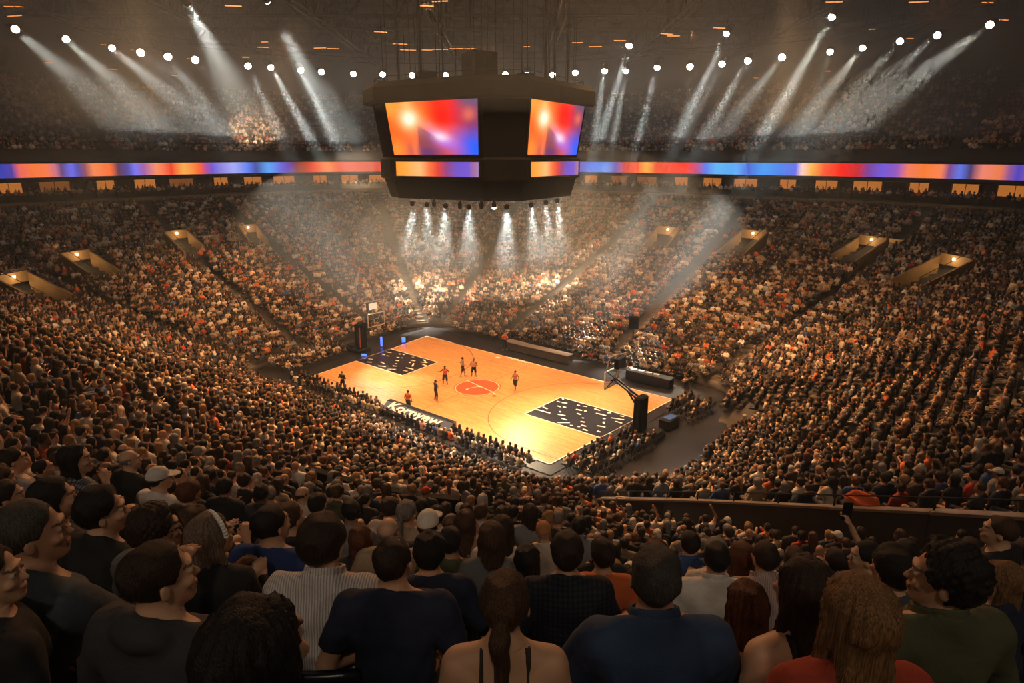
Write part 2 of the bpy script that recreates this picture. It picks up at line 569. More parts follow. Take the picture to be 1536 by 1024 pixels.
# unseen orange spots added under the roof to light the upper deck
for i in range(10):
    a = 2 * PI * (i + .5) / 10; u_ = np.array([math.cos(a), math.sin(a)])
    if u_ @ CAMDIR > .55: continue
    light('deck_fill', (*(CEN + u_ * 42), 34.5), (*(CEN + u_ * 64), 23.5), 1800, 76, (1, .40, .12), 1.0, .4)
# unseen warm spots under the roof, added to brighten the stands
for px_, py_, p_, sz_, ox, oy in ((250, 545, 60000, 34, -14, 6), (430, 640, 40000, 34, -10, -2), (120, 640, 26000, 40, -16, -4), (1150, 560, 52000, 36, 14, 4), (1330, 640, 34000, 40, 16, -2), (760, 760, 24000, 44, 3, -6), (1040, 470, 34000, 34, 12, 10), (330, 420, 34000, 34, -14, 12), (620, 440, 26000, 36, -3, 14), (870, 440, 26000, 36, 6, 14), (1330, 800, 9000, 50, 10, -12), (560, 860, 7000, 60, -3, -12)):
    T_ = ray_bowl(px_, py_, .8)
    light('stand_fill_light', (CEN[0] + ox, CEN[1] + oy, 35.0), T_, p_, sz_, (1, .48, .19), 1.0, .35)

# ---------------------------------------------------------------- people: smooth bodies grown from joints
def snet(fun, lo, hi, h):
    "surface nets of fun(P)->(n,) over a box; evaluates finely only near the surface"
    lo = np.array(lo, float); hi = np.array(hi, float)
    K = 4; n = (np.ceil((hi - lo) / (h * K)).astype(int)) * K + 1
    axs = [lo[i] + h * np.arange(n[i]) for i in range(3)]
    cs = [a[::K] for a in axs]
    G = np.stack(np.meshgrid(*cs, indexing='ij'), -1)
    Fc = fun(G.reshape(-1, 3)).reshape(G.shape[:3])
    act = np.abs(Fc) < h * K * 2.0
    blk = np.zeros(tuple(np.array(Fc.shape) - 1), bool); mean = np.zeros(blk.shape)
    for i in (0, 1):
        for j in (0, 1):
            for k in (0, 1):
                s = (slice(i, Fc.shape[0] - 1 + i), slice(j, Fc.shape[1] - 1 + j), slice(k, Fc.shape[2] - 1 + k))
                blk |= act[s]; mean += Fc[s] / 8
    F = np.full(tuple(n), 1.0, np.float32)
    up = lambda a: a.repeat(K, 0).repeat(K, 1).repeat(K, 2)
    F[:-1, :-1, :-1] = up(mean)
    mask = np.zeros(tuple(n), bool); b = up(blk)
    for i in (0, 1):
        for j in (0, 1):
            for k in (0, 1):
                mask[i:n[0] - 1 + i, j:n[1] - 1 + j, k:n[2] - 1 + k] |= b
    idx = np.argwhere(mask)
    F[mask] = fun(lo + idx * h)
    F[0] = F[-1] = 1; F[:, 0] = F[:, -1] = 1; F[:, :, 0] = F[:, :, -1] = 1
    S = F < 0
    m = tuple(np.array(F.shape) - 1)
    acc = np.zeros(m + (3,), np.float32); cnt = np.zeros(m, np.float32)
    def sl(o): return tuple(slice(o[i], m[i] + o[i]) for i in range(3))
    for d in range(3):
        e = [0, 0, 0]; e[d] = 1
        o1, o2 = [a for a in range(3) if a != d]
        for a in (0, 1):
            for c in (0, 1):
                p = [0, 0, 0]; p[o1] = a; p[o2] = c; q = list(p); q[d] = 1
                A, B = F[sl(p)], F[sl(q)]
                cr = (A < 0) != (B < 0)
                t = np.where(cr, A / np.where(cr, A - B, 1), 0)
                acc[..., d] += np.where(cr, t, 0)
                if a: acc[..., o1] += cr
                if c: acc[..., o2] += cr
                cnt += cr
    on = cnt > 0
    ids = np.full(m, -1, np.int64); ids[on] = np.arange(on.sum())
    cell = np.argwhere(on)
    V = lo + (cell + acc[on] / cnt[on][:, None]) * h
    quads = []
    for d in range(3):
        o1, o2 = (d + 1) % 3, (d + 2) % 3
        sA = [slice(0, m[i]) for i in range(3)]; sA[o1] = slice(1, m[o1]); sA[o2] = slice(1, m[o2])
        sB = list(sA); sB[d] = slice(1, m[d] + 1)
        a = S[tuple(sA)]; b_ = S[tuple(sB)]
        cr = np.argwhere(a != b_)
        if not len(cr): continue
        base = cr.copy(); base[:, o1] += 1; base[:, o2] += 1
        flip = a[tuple(cr.T)]
        def g(x, y):
            c = base.copy(); c[:, o1] -= x; c[:, o2] -= y
            return ids[c[:, 0], c[:, 1], c[:, 2]]
        Q = np.column_stack([g(0, 0), g(1, 0), g(1, 1), g(0, 1)])
        Q[~flip] = Q[~flip][:, ::-1]
        quads.append(Q)
    Q = np.vstack(quads)
    return V, Q[:, ::-1] if False else Q


def smin(a, b, k):
    h = np.clip(.5 + .5 * (b - a) / k, 0, 1)
    return b * (1 - h) + a * h - k * h * (1 - h)


def cone(P, a, b, r1, r2, fl=None):
    "tapered capsule; fl = (axis vector, factor) flattens it"
    a = np.asarray(a, float); b = np.asarray(b, float)
    if fl is not None:
        ax_, k = fl; ax_ = np.asarray(ax_, float); c = (a + b) / 2
        P = P + np.outer((P - c) @ ax_, ax_) * (k - 1)
        a = a + ((a - c) @ ax_) * ax_ * (k - 1); b = b + ((b - c) @ ax_) * ax_ * (k - 1)
    ab = b - a; L = max(ab @ ab, 1e-9)
    t = np.clip((P - a) @ ab / L, 0, 1)
    return np.linalg.norm(P - a - t[:, None] * ab, axis=1) - (r1 + (r2 - r1) * t)


def ell(P, c, r, R=None):
    q = P - np.asarray(c, float)
    if R is not None: q = q @ R
    r = np.asarray(r, float)
    k0 = np.linalg.norm(q / r, axis=1); k1 = np.linalg.norm(q / (r * r), axis=1)
    return k0 * (k0 - 1) / np.maximum(k1, 1e-6)


def rot(axis, a):
    c, s = math.cos(a), math.sin(a)
    return np.array([[1, 0, 0], [0, c, -s], [0, s, c]] if axis == 'x' else [[c, 0, s], [0, 1, 0], [-s, 0, c]] if axis == 'y' else [[c, -s, 0], [s, c, 0], [0, 0, 1]], float)


def wob(P, f=60., a=.003, ph=0.):
    return a * (np.sin(P[:, 0] * f + ph) * np.sin(P[:, 1] * f * 1.13 + 1 + ph) + np.sin(P[:, 2] * f * .9 + 2 + ph) * np.sin(P[:, 0] * f * .7 + P[:, 1] * f * .8))


def mirror(v): return np.array([-v[0], v[1], v[2]])


def skeleton(pose='lap', lean=0., sex='m', head=(0, 0, 0), bulk=1.0, side=0.):
    "joints of a person, feet at z=0 facing +y. head = yaw, pitch, roll"
    J = dict(sex=sex, bulk=bulk)
    sw = (.185 if sex == 'm' else .158) * (.5 + .5 * bulk)
    if pose.startswith('stand') or pose in ('walk', 'guard', 'shoot'):
        J['hip'] = np.array([0, 0, .96]); J['seated'] = False
    else:
        J['hip'] = np.array([0, -.02, .53]); J['seated'] = True
    R = rot('x', -lean) @ rot('y', side)
    up = lambda v: J['hip'] + R @ np.array(v, float)
    J['waist'] = up((0, 0, .17)); J['chest'] = up((0, .005, .35)); J['neck'] = up((0, -.015, .505)); 
    J['headc'] = J['neck'] + rot('x', -lean * .5) @ np.array([0, .022, .162])
    J['HR'] = rot('z', math.radians(head[0])) @ rot('x', -math.radians(head[1])) @ rot('y', math.radians(head[2]))
    J['headc'] = J['headc'] + J['HR'] @ np.array([0, .012, 0]) - np.array([0, .012, 0])
    J['shL'] = up((-sw, -.01, .455)); J['shR'] = up((sw, -.01, .455))
    J['R'] = R
    if J['seated']:
        for s_, k in ((-1, 'L'), (1, 'R')):
            J['hj' + k] = J['hip'] + np.array([s_ * .09, 0, -.01])
            J['kn' + k] = np.array([s_ * .12, .42, .51]); J['an' + k] = np.array([s_ * .12, .40, .08]); J['to' + k] = np.array([s_ * .13, .56, .035])
    else:
        st = {'stand': (.06, -.05), 'walk': (.22, -.22), 'guard': (.1, -.1), 'shoot': (.03, -.03), 'stand_wide': (.0, .0)}[pose]
        w = .20 if pose in ('guard', 'stand_wide') else .11
        for s_, k, f in ((-1, 'L', st[0]), (1, 'R', st[1])):
            J['hj' + k] = J['hip'] + np.array([s_ * .09, 0, -.02])
            J['kn' + k] = np.array([s_ * (.09 + w) / 2 * 1.1, f * .5 + .05, .52]); J['an' + k] = np.array([s_ * w, f, .09]); J['to' + k] = np.array([s_ * (w + .02), f + .16, .035])
    c = J['chest']
    arms = {
        'lap': ((.27, -.0, -.12), (.09, .27, -.23)),
        'clap': ((.27, .10, -.12), (.03, .36, .03)),
        'cross': ((.26, .06, -.13), (-.06, .23, -.07)),
        'knees': ((.27, .10, -.10), (.10, .42, -.30)),
        'phone': ((.25, .14, -.06), (.05, .36, .16)),
        'armrest': ((.31, -.03, -.12), (.30, .22, -.20)),
        'raise': ((.30, .05, .28), (.24, .10, .52)),
        'point': ((.27, .12, -.02), (.22, .40, .10)),
        'chin': ((.24, .16, -.14), (.05, .17, .10)),
        'stand': ((.27, -.02, -.16), (.25, .08, -.36)), 'stand_wide': ((.30, .02, -.14), (.12, .22, -.10)),
        'walk': ((.28, -.10, -.12), (.26, .06, -.34)), 'guard': ((.36, .10, -.06), (.44, .32, .06)), 'shoot': ((.24, .16, .26), (.12, .20, .50)),
    }
    pl = pose; pr = pose
    if pose == 'raise': pl = 'lap'
    if pose == 'chin': pl = 'cross'
    if pose == 'point': pl = 'lap'
    for s_, k, q in ((-1, 'L', pl), (1, 'R', pr)):
        e, w_ = arms[q]
        e = np.array(e) * [s_ * sw / .18, 1, 1]; w_ = np.array(w_) * [s_ * sw / .18, 1, 1]
        if pose == 'walk' and s_ > 0: w_ = w_ + np.array([0, .18, .10])
        sh = J['sh' + k]
        e = c + R @ e; e = sh + (e - sh) / np.linalg.norm(e - sh) * .28
        w_ = c + R @ w_; w_ = e + (w_ - e) / np.linalg.norm(w_ - e) * .25
        J['el' + k] = e; J['wr' + k] = w_
    return J


def f_torso(P, J, o=0.0):
    m = J['sex'] == 'm'; b = J['bulk']; R = J['R']; yax = R @ np.array([0, 1.0, 0])
    d = cone(P, J['hip'] + [0, 0, -.03], J['waist'], (.155 if m else .16) * b + o, (.135 if m else .115) * b + o, (yax, 1.25))
    d = smin(d, cone(P, J['waist'], J['chest'], (.138 if m else .115) * b + o, (.165 if m else .135) * b + o, (yax, 1.38)), .06)
    c = J['chest']
    d = smin(d, cone(P, c + R @ np.array([-.07, 0, .045]), c + R @ np.array([.07, 0, .045]), .105 * b + o, .105 * b + o, (yax, 1.1)), .05)
    if not m:
        for s_ in (-1, 1): d = smin(d, ell(P, c + R @ np.array([s_ * .065, .085, -.02]), (.062 + o, .055 + o, .06 + o)), .03)
    # trapezius
    for k in 'LR':
        sh = J['sh' + k]
        d = smin(d, cone(P, J['neck'] + R @ np.array([0, -.012, .02]), sh + R @ np.array([0, 0, -.008]), .040 + o, .052 * b + o), .055)
    return d


def f_arm(P, J, o=0.0, part='all'):
    b = .5 + .5 * J['bulk']; m = 1.0 if J['sex'] == 'm' else .82
    d = None
    for k in 'LR':
        u = cone(P, J['sh' + k], J['el' + k], .060 * b * m + o, .042 * b * m + o)
        if part in ('all', 'fore', 'long'):
            u = smin(u, cone(P, J['el' + k], J['wr' + k], .043 * b * m + o, .028 * m + o), .02)
        d = u if d is None else np.minimum(d, u)
    return d


def hand_prims(J, k):
    "palm, five fingers with knuckle bends"
    w = J['wr' + k]; e = J['el' + k]; dr = (w - e) / np.linalg.norm(w - e)
    s_ = -1 if k == 'L' else 1
    side = np.cross(dr, [0, 0, 1.0]); side = side / (np.linalg.norm(side) + 1e-6)
    nrm = np.cross(side, dr)        # back of the hand
    inward = -s_ * side if abs(side[0]) > .3 else side * s_
    out = [('palm', w + dr * .015, w + dr * .075, .030, .036, nrm)]
    for i, (off, ln) in enumerate(((-.030, .060), (-.010, .072), (.010, .068), (.028, .054))):
        a = w + dr * .082 + side * off
        b_ = a + dr * ln * .5 + side * off * .1 - nrm * .008; c_ = b_ + dr * ln * .36 - nrm * ln * .38
        out += [('f', a, b_, .0095, .0088, None), ('f', b_, c_, .0088, .0072, None)]
    a = w + dr * .03 + inward * .022; b_ = a + dr * .035 + inward * .026 - nrm * .01
    out += [('f', a, b_, .0125, .0105, None), ('f', b_, b_ + dr * .028 + inward * .004 - nrm * .008, .0105, .0085, None)]
    return out


def f_hand(P, J, k):
    d = None
    for kind, a, b, r1, r2, nrm in hand_prims(J, k):
        q = cone(P, a, b, r1, r2, (nrm, 2.1) if nrm is not None else None)
        d = q if d is None else (smin(d, q, .012) if kind == 'palm' else smin(d, q, .004))
    return d


def f_head(P, J, fine=True):
    Q = (P - J['headc']) @ J['HR']
    d = ell(Q, (0, -.014, .028), (.074, .094, .090))
    d = smin(d, ell(Q, (0, .026, -.045), (.056, .062, .064)), .035)
    d = smin(d, ell(Q, (0, .060, -.092), (.026, .022, .018)), .03)
    for s_ in (-1, 1):
        d = smin(d, ell(Q, (s_ * .078, -.006, -.012), (.0075, .018, .028), rot('z', s_ * .35)), .006)
    if fine:
        d = smin(d, cone(Q, (0, .080, .010), (0, .100, -.026), .007, .0115), .012)
        d = smin(d, ell(Q, (0, .083, .030), (.045, .012, .010)), .015)
        for s_ in (-1, 1):
            d = -smin(-d, ell(Q, (s_ * .030, .094, .008), (.017, .012, .010)), .008)
            d = smin(d, ell(Q, (s_ * .030, .078, .007), (.0125, .0125, .0115)), .002)
            d = smin(d, ell(Q, (s_ * .040, .066, -.025), (.020, .018, .016)), .015)
        d = smin(d, ell(Q, (0, .086, -.056), (.023, .010, .0065)), .005)
        d = smin(d, ell(Q, (0, .084, -.067), (.019, .010, .0065)), .004)
    return d


def f_neck(P, J):
    m = 1.0 if J['sex'] == 'm' else .84
    top = J['headc'] + J['HR'] @ np.array([0, -.028, -.055])
    return cone(P, J['neck'] + J['R'] @ np.array([0, -.005, -.03]), top, .062 * m, .055 * m)


def f_legs(P, J, o=0.0):
    b = J['bulk']; d = None
    for k in 'LR':
        u = cone(P, J['hj' + k], J['kn' + k], .088 * b + o, .060 + o)
        u = smin(u, cone(P, J['kn' + k], J['an' + k], .058 + o, .040 + o), .03)
        d = u if d is None else smin(d, u, .02)
    return d


def f_shoe(P, J, k):
    a, t = J['an' + k], J['to' + k]
    return smin(cone(P, [a[0], a[1] - .04, .045], [t[0], t[1], .038], .045, .038), cone(P, a + [0, 0, .03], a - [0, 0, .03], .043, .045), .02)


def f_body(P, J, fine=True, hands=True):
    t = f_torso(P, J)
    d = smin(t, f_arm(P, J), .04)
    d = smin(d, f_neck(P, J), .045)
    d = smin(d, f_head(P, J, fine), .025)
    d = np.minimum(d, smin(t, f_legs(P, J), .04))
    if hands:
        for k in 'LR': d = smin(d, f_hand(P, J, k), .012)
    return d


def f_hair(P, J, style, seed=0.):
    Q = (P - J['headc']) @ J['HR']
    n = wob(Q, 55, .0035, seed) + wob(Q, 140, .0012, seed + 1)
    th = {'short': .010, 'buzz': .004, 'thin': .005, 'curly': .026, 'bob': .018, 'long': .017, 'pony': .010, 'bun': .010, 'full': .020, 'ring': .004}[style]
    d = ell(Q, (0, -.018, .034), (.074 + th, .096 + th, .088 + th))
    if style in ('curly', 'full'): d = smin(d, ell(Q, (0, -.01, .06), (.07 + th, .085 + th, .068 + th)), .03)
    if style == 'curly': n = n + wob(Q, 170, .005, seed)
    # hairline: keeps the face and the nape free
    yl = .062 if style in ('short', 'full', 'curly', 'bob', 'long', 'pony', 'bun') else .045
    face = np.maximum(Q[:, 1] - (yl + .25 * (Q[:, 2] - .05)) , -(.095 - Q[:, 2]) * .0 - 1)
    face = np.maximum(Q[:, 1] - yl + np.clip(.055 - Q[:, 2], 0, .2) * .75, -10)
    nape = -.052 - Q[:, 2] if style in ('short', 'buzz', 'thin', 'curly', 'full', 'ring') else -.075 - Q[:, 2]
    ear = -ell(Q, (0.085, .006, -.02), (.03, .026, .038)); ear2 = -ell(Q, (-.085, .006, -.02), (.03, .026, .038))
    if style in ('bob', 'long'): d = np.maximum(d, face)
    else:
        d = np.maximum(np.maximum(d, face), np.maximum(nape, np.maximum(ear, ear2)))
    if style == 'ring': d = np.maximum(d, Q[:, 2] - .045)
    if style in ('long', 'bob'):
        L = -.30 if style == 'long' else -.125
        back = J['headc'] + J['HR'] @ np.array([0, -.060, -.02])
        end = back + np.array([0, -.045 if style == 'long' else -.015, L])
        u = cone(P, back, end, .082, .078 if style == 'bob' else .070, ((0, 1.0, 0), 1.55))
        for s_ in (-1, 1):
            a = J['headc'] + J['HR'] @ np.array([s_ * .066, -.012, .0]); e = a + np.array([s_ * .012, .012, -.13 if style == 'bob' else -.22])
            u = smin(u, cone(P, a, e, .030, .024), .02)
        # keep the hair outside the face
        u = np.maximum(u, np.where(Q[:, 2] > -.12, Q[:, 1] - .045, -1))
        u = np.maximum(u, -(P[:, 2] - end[2] + .02 + .012 * np.sin(P[:, 0] * 90 + seed)))
        d = smin(d, u, .02)
        n = n + .0035 * np.sin(np.arctan2(Q[:, 0], -Q[:, 1] + .02) * 26 + 8 * Q[:, 2] + seed)
    if style == 'pony':
        a = J['headc'] + J['HR'] @ np.array([0, -.112, .012])
        d = smin(d, cone(P, a, a + np.array([0, -.035, -.03]), .020, .030), .012)
        d = smin(d, cone(P, a + np.array([0, -.035, -.03]), a + np.array([.012, -.035, -.24]), .034, .018), .02)
        n = n + .002 * np.sin(np.arctan2(Q[:, 0], -Q[:, 1] + .02) * 26 + seed)
    if style == 'bun':
        a = J['headc'] + J['HR'] @ np.array([0, -.115, .05]); d = smin(d, ell(P, a, (.042, .036, .040)), .01)
    return d + n


def f_cap(P, J):
    Q = (P - J['headc']) @ J['HR']
    d = ell(Q, (0, -.014, .034), (.086, .106, .102))
    d = np.maximum(d, .022 - Q[:, 2] - .12 * Q[:, 1]) 
    b = np.maximum(np.abs(Q[:, 2] - .030 + .25 * (Q[:, 1] - .08)) - .005, ell(Q, (0, .10, .03), (.078, .085, .2)))
    return smin(d, np.maximum(b, .05 - Q[:, 1]), .006)


def f_core(P, J, legs=False):
    d = f_torso(P, J)
    if legs: return smin(d, f_legs(P, J), .04)
    d = smin(d, f_arm(P, J), .04)
    return smin(d, f_neck(P, J), .045)


def f_top(P, J, style, seed=0.):
    "shirt: tee, polo, long, collar, hoodie, tank, jersey"
    o = {'tee': .010, 'polo': .012, 'long': .011, 'collar': .013, 'hoodie': .020, 'tank': .005, 'jersey': .010}[style]
    fold = wob(P, 20, .0065, seed) + wob(P, 46, .0030, seed * 2)
    fold = np.minimum(fold, o * .35)
    if style in ('tank', 'jersey'): fold = fold * .4
    d = f_core(P, J) - o
    n0 = J['neck']; R = J['R']; Q = (P - n0) @ R
    td = f_torso(P, J)
    for k in 'LR':
        s_, e, w = J['sh' + k], J['el' + k], J['wr' + k]
        du = (e - s_) / np.linalg.norm(e - s_); df = (w - e) / np.linalg.norm(w - e)
        ru = cone(P, s_, e, .05, .05); rf = cone(P, e, w + df * .1, .04, .04)
        isarm = np.minimum(ru, rf) < np.minimum(td, .05)
        if style in ('long', 'collar', 'hoodie'):
            c_ = np.where(rf < ru, (P - w) @ df + .012, -1)
        elif style in ('tee', 'polo'):
            d = np.where(isarm, d - .004, d)
            c_ = np.maximum((P - s_) @ du - .185, np.where(rf < ru - .01, .02, -1))
        else:
            c_ = np.where(ru < .04, .03, -1) if style == 'tank' else .075 - np.linalg.norm(P - (s_ + (s_ - n0) * .12), axis=1)
            c_ = np.maximum(c_, np.where(isarm, np.minimum(.02, .02 - 0 * ru), -1))
        d = np.maximum(d, np.where(isarm | (c_ > -.5) & (style in ('tank', 'jersey')), c_, -1))
    if style in ('tank', 'jersey'):
        strap = np.abs(np.abs(Q[:, 0]) - .078) - (.008 if style == 'tank' else .034)
        lim = -.115 if style == 'tank' else -.06
        top = np.where(Q[:, 2] > lim, np.maximum(np.minimum(strap, Q[:, 2] - lim), Q[:, 2] - .03), (Q[:, 2] - lim) * 1.0 - .0)
    else: top = Q[:, 2] - .040 + np.clip(Q[:, 1] * .5, -.03, .06)
    d = np.maximum(d, top)
    if style == 'fine collar':
        c_ = np.abs(np.linalg.norm(Q[:, :2] - [0, .012], axis=1) - (.073 - .22 * (Q[:, 2] - .05))) - .0075
        c_ = np.maximum(c_, np.abs(Q[:, 2] - .046 + .35 * Q[:, 1]) - .030)
        d = smin(d, c_ - fold, .008)
    if style == 'hoodie':
        c_ = ell(Q, (0, -.075, .010), (.110, .055, .050)); c_ = smin(c_, cone(Q, (-.085, -.03, .025), (-.03, .06, -.02), .028, .022), .03); c_ = smin(c_, cone(Q, (.085, -.03, .025), (.03, .06, -.02), .028, .022), .03)
        d = smin(d, c_, .02)
    H = (P - J['hip']) @ J['R']
    d = np.maximum(d, -(H[:, 2] + .02))
    return d + fold


def f_pants(P, J, style='long', seed=0.):
    o = .013 if style == 'long' else .026
    d = f_core(P, J, True) - o
    H = (P - J['hip']) @ J['R']; d = np.maximum(d, H[:, 2] - .075)
    if style == 'long': d = np.maximum(d, .085 - P[:, 2])
    elif J['seated']: d = np.maximum(d, P[:, 1] - .36)
    else: d = np.maximum(d, .50 - P[:, 2])
    return d + wob(P, 26, .003, seed)


def bounds(J, z0=0.0):
    pts = np.array([J[k] for k in J if isinstance(J[k], np.ndarray) and J[k].shape == (3,)])
    lo = pts.min(0) - .16; hi = pts.max(0) + .16; lo[2] = max(lo[2], z0 - .03) if z0 else -.03
    hi[2] += .03
    return lo, hi


def multi(parts):
    "several surface nets (fun, lo, hi, h) joined into one"
    Vs = []; Qs = []; b = 0
    for f, lo, hi, h in parts:
        V, Q = snet(f, lo, hi, h); Vs.append(V); Qs.append(Q + b); b += len(V)
    return np.vstack(Vs), np.vstack(Qs)


def face_color(V, J):
    "eyes, brows and lips as multipliers of the skin colour"
    C = np.ones((len(V), 3)); Q = (V - J['headc']) @ J['HR']
    for s_ in (-1, 1):
        e = np.linalg.norm((Q - [s_ * .030, .088, .007]) * [1, .6, 1.7], axis=1)
        C[e < .014] = (1.05, 1.5, 2.0)
        C[np.linalg.norm((Q - [s_ * .030, .090, .007]), axis=1) < .0065] = (.05, .06, .08)
        br = (np.abs(Q[:, 2] - .030 + .1 * (np.abs(Q[:, 0]) - .03)) < .0045) & (np.abs(np.abs(Q[:, 0]) - .031) < .017) & (Q[:, 1] > .06)
        C[br] = (.25, .2, .18)
    lip = (np.abs(Q[:, 2] + .061) < .011) & (np.abs(Q[:, 0]) < .024) & (Q[:, 1] > .072)
    C[lip] = (.8, .55, .55)
    return C


def person_parts(pose, sex, hair, top, pants='long', head=(0, 0, 0), lean=.08, bulk=1., cap=False, lod=1, seed=0., legs=True, side=0.):
    "dict of part name -> (V, Q, colour or None)"
    J = skeleton(pose, lean, sex, head, bulk, side)
    hc, hb, hh = {0: (.0065, .0125, .005), 1: (.011, .021, .012), 2: (.019, .030, .02)}[lod]
    lo, hi = bounds(J); hd = J['headc']
    hl, hu = hd - [.13, .135, .16], hd + [.13, .15, .15]
    low = lo.copy()
    if J['seated'] and lod > 0: low[2] = .12
    fb = lambda P: f_body(P, J, lod < 2, False)
    handf = lambda k: (lambda P: smin(np.maximum(f_arm(P, J), np.linalg.norm(P - J['wr' + k], axis=1) - .10), f_hand(P, J, k), .012))
    def fbody(P):       # body under the head box
        return np.maximum(fb(P), np.where(np.linalg.norm(P[:, :2] - hd[:2], axis=1) < .135, P[:, 2] - (hd[2] - .10), -1))
    def fhead(P): return np.maximum(f_body_head(P, J, lod < 2), (hd[2] - .125) - P[:, 2])
    parts = [(fbody, low, [hi[0], hi[1], max(hd[2] - .06, hi[2] - .1 if max(J['wrR'][2], J['elR'][2]) > hd[2] - .1 else 0)], hb), (fhead, hl, hu, hc)]
    for k in 'LR':
        w, e = J['wr' + k], J['el' + k]; m = w + (w - e) * .28
        if lod < 2: parts.append((handf(k), m - .13, m + .13, hh))
    V, Q = multi(parts)
    out = {'body': (V, Q, face_color(V, J) if lod < 2 else np.ones((len(V), 3)))}
    if hair != 'bald' and not cap:
        l2 = hl.copy(); h2 = hu.copy(); l2[2] -= .0
        if hair in ('long', 'pony', 'bob'): l2 = hd + [-.17, -.24, -.42]; h2 = hd + [.17, .15, .16]
        out['hair'] = (*snet(lambda P: f_hair(P, J, hair, seed), l2, h2, hc * 1.15), None)
    if cap:
        out['cap'] = (*snet(lambda P: f_cap(P, J), hl - [.02, .02, 0], hu + [.02, .14, 0], hc * (.8 if lod else .7)), None)
        if cap != 'only':
            out['hair'] = (*snet(lambda P: np.maximum(f_hair(P, J, hair if hair != 'bald' else 'buzz', seed), ((P - J['headc']) @ J['HR'])[:, 2] - .03), hl, hu, hc * 1.2), None)
    ta = lambda P: f_top(P, J, top, seed)
    tl, th = lo.copy(), hi.copy(); tl[2] = J['hip'][2] - .08; th[2] = max(hd[2] - .02, max(J['elL'][2], J['elR'][2], J['wrR'][2]) + .1)
    sp = [(ta, tl, th, hb if top not in ('tank', 'jersey') else hb * .75)]
    if top in ('polo', 'collar') and lod < 2:
        def fcol(P):
            Q = (P - J['neck']) @ J['R']; r = np.linalg.norm(Q[:, :2] - [0, .012], axis=1)
            c_ = np.abs(r - (.081 - .20 * (Q[:, 2] - .05))) - .0075
            c_ = np.maximum(c_, np.abs(Q[:, 2] - .040 + .35 * Q[:, 1]) - .030)
            return np.maximum(c_, .012 - np.abs(Q[:, 0]) - 100 * (Q[:, 1] < 0)) + wob(P, 60, .001, seed)
        n_ = J['neck']; sp.append((fcol, n_ - [.13, .13, .06], n_ + [.13, .15, .12], .0062))
    out['shirt'] = (*multi(sp), None)
    if legs:
        pl = lo.copy(); ph = hi.copy(); ph[2] = J['hip'][2] + .12
        out['trousers' if pants == 'long' else 'shorts'] = (*snet(lambda P: f_pants(P, J, pants, seed), pl, ph, hb * 1.3), None)
        for k in 'LR':
            t = J['to' + k]
            out['shoe' + k] = (*snet(lambda P: f_shoe(P, J, k), [t[0] - .1, t[1] - .3, -.03], [t[0] + .1, t[1] + .1, .2], hb), None)
    return out, J


def f_body_head(P, J, fine):
    d = smin(smin(smin(f_torso(P, J), f_arm(P, J), .04), f_neck(P, J), .045), f_head(P, J, fine), .025)
    return d


def crowd_proto(pose, sex, hair, top, head=(0, 0, 0), lean=.08, h=.06, hh=.045, z0=.34):
    "one low detail seated spectator: V, Q, class per vertex (0 skin, 1 hair, 2 top, 3 trousers)"
    J = skeleton(pose, lean, sex, head, 1.05)
    lo, hi = bounds(J); lo[2] = z0
    hd = J['headc']
    def F(P, ids=False):
        sk = smin(f_core(P, J), f_head(P, J, False), .02)
        hr = f_hair(P, J, hair) - .006 if hair != 'bald' else sk + 1
        tp = f_core(P, J) - .016; Q = P - J['neck']; tp = np.maximum(tp, Q[:, 2] - .05)
        for k in 'LR':
            w = J['wr' + k]; e = J['el' + k]
            lim = .03 if top == 'long' else .21
            tp = np.where(np.linalg.norm(P - w, axis=1) < lim + .05, np.maximum(tp, lim - np.linalg.norm(P - w, axis=1)), tp)
        for k in 'LR':
            w, e = J['wr' + k], J['el' + k]; d_ = (w - e) / np.linalg.norm(w - e)
            sk = np.minimum(sk, cone(P, w, w + d_ * .10, .042, .038))
        pt = smin(f_legs(P, J), cone(P, J['hip'], J['hip'] + [0, .01, 0], .15, .15), .04) - .01
        pt = np.maximum(pt, P[:, 1] - .55)
        A = np.stack([sk, hr, tp, pt])
        return A.argmin(0) if ids else A.min(0)
    body = lambda P: np.maximum(F(P), P[:, 2] - (hd[2] - .10)) if J['wrR'][2] < hd[2] - .1 else F(P)
    ps = [(body, lo, hi, h)]
    if J['wrR'][2] < hd[2] - .1: ps.append((lambda P: np.maximum(F(P), (hd[2] - .15) - P[:, 2]), hd - [.16, .2, .2], hd + [.16, .16, .18], hh))
    V, Q = multi(ps)
    return V, Q, F(V, True)

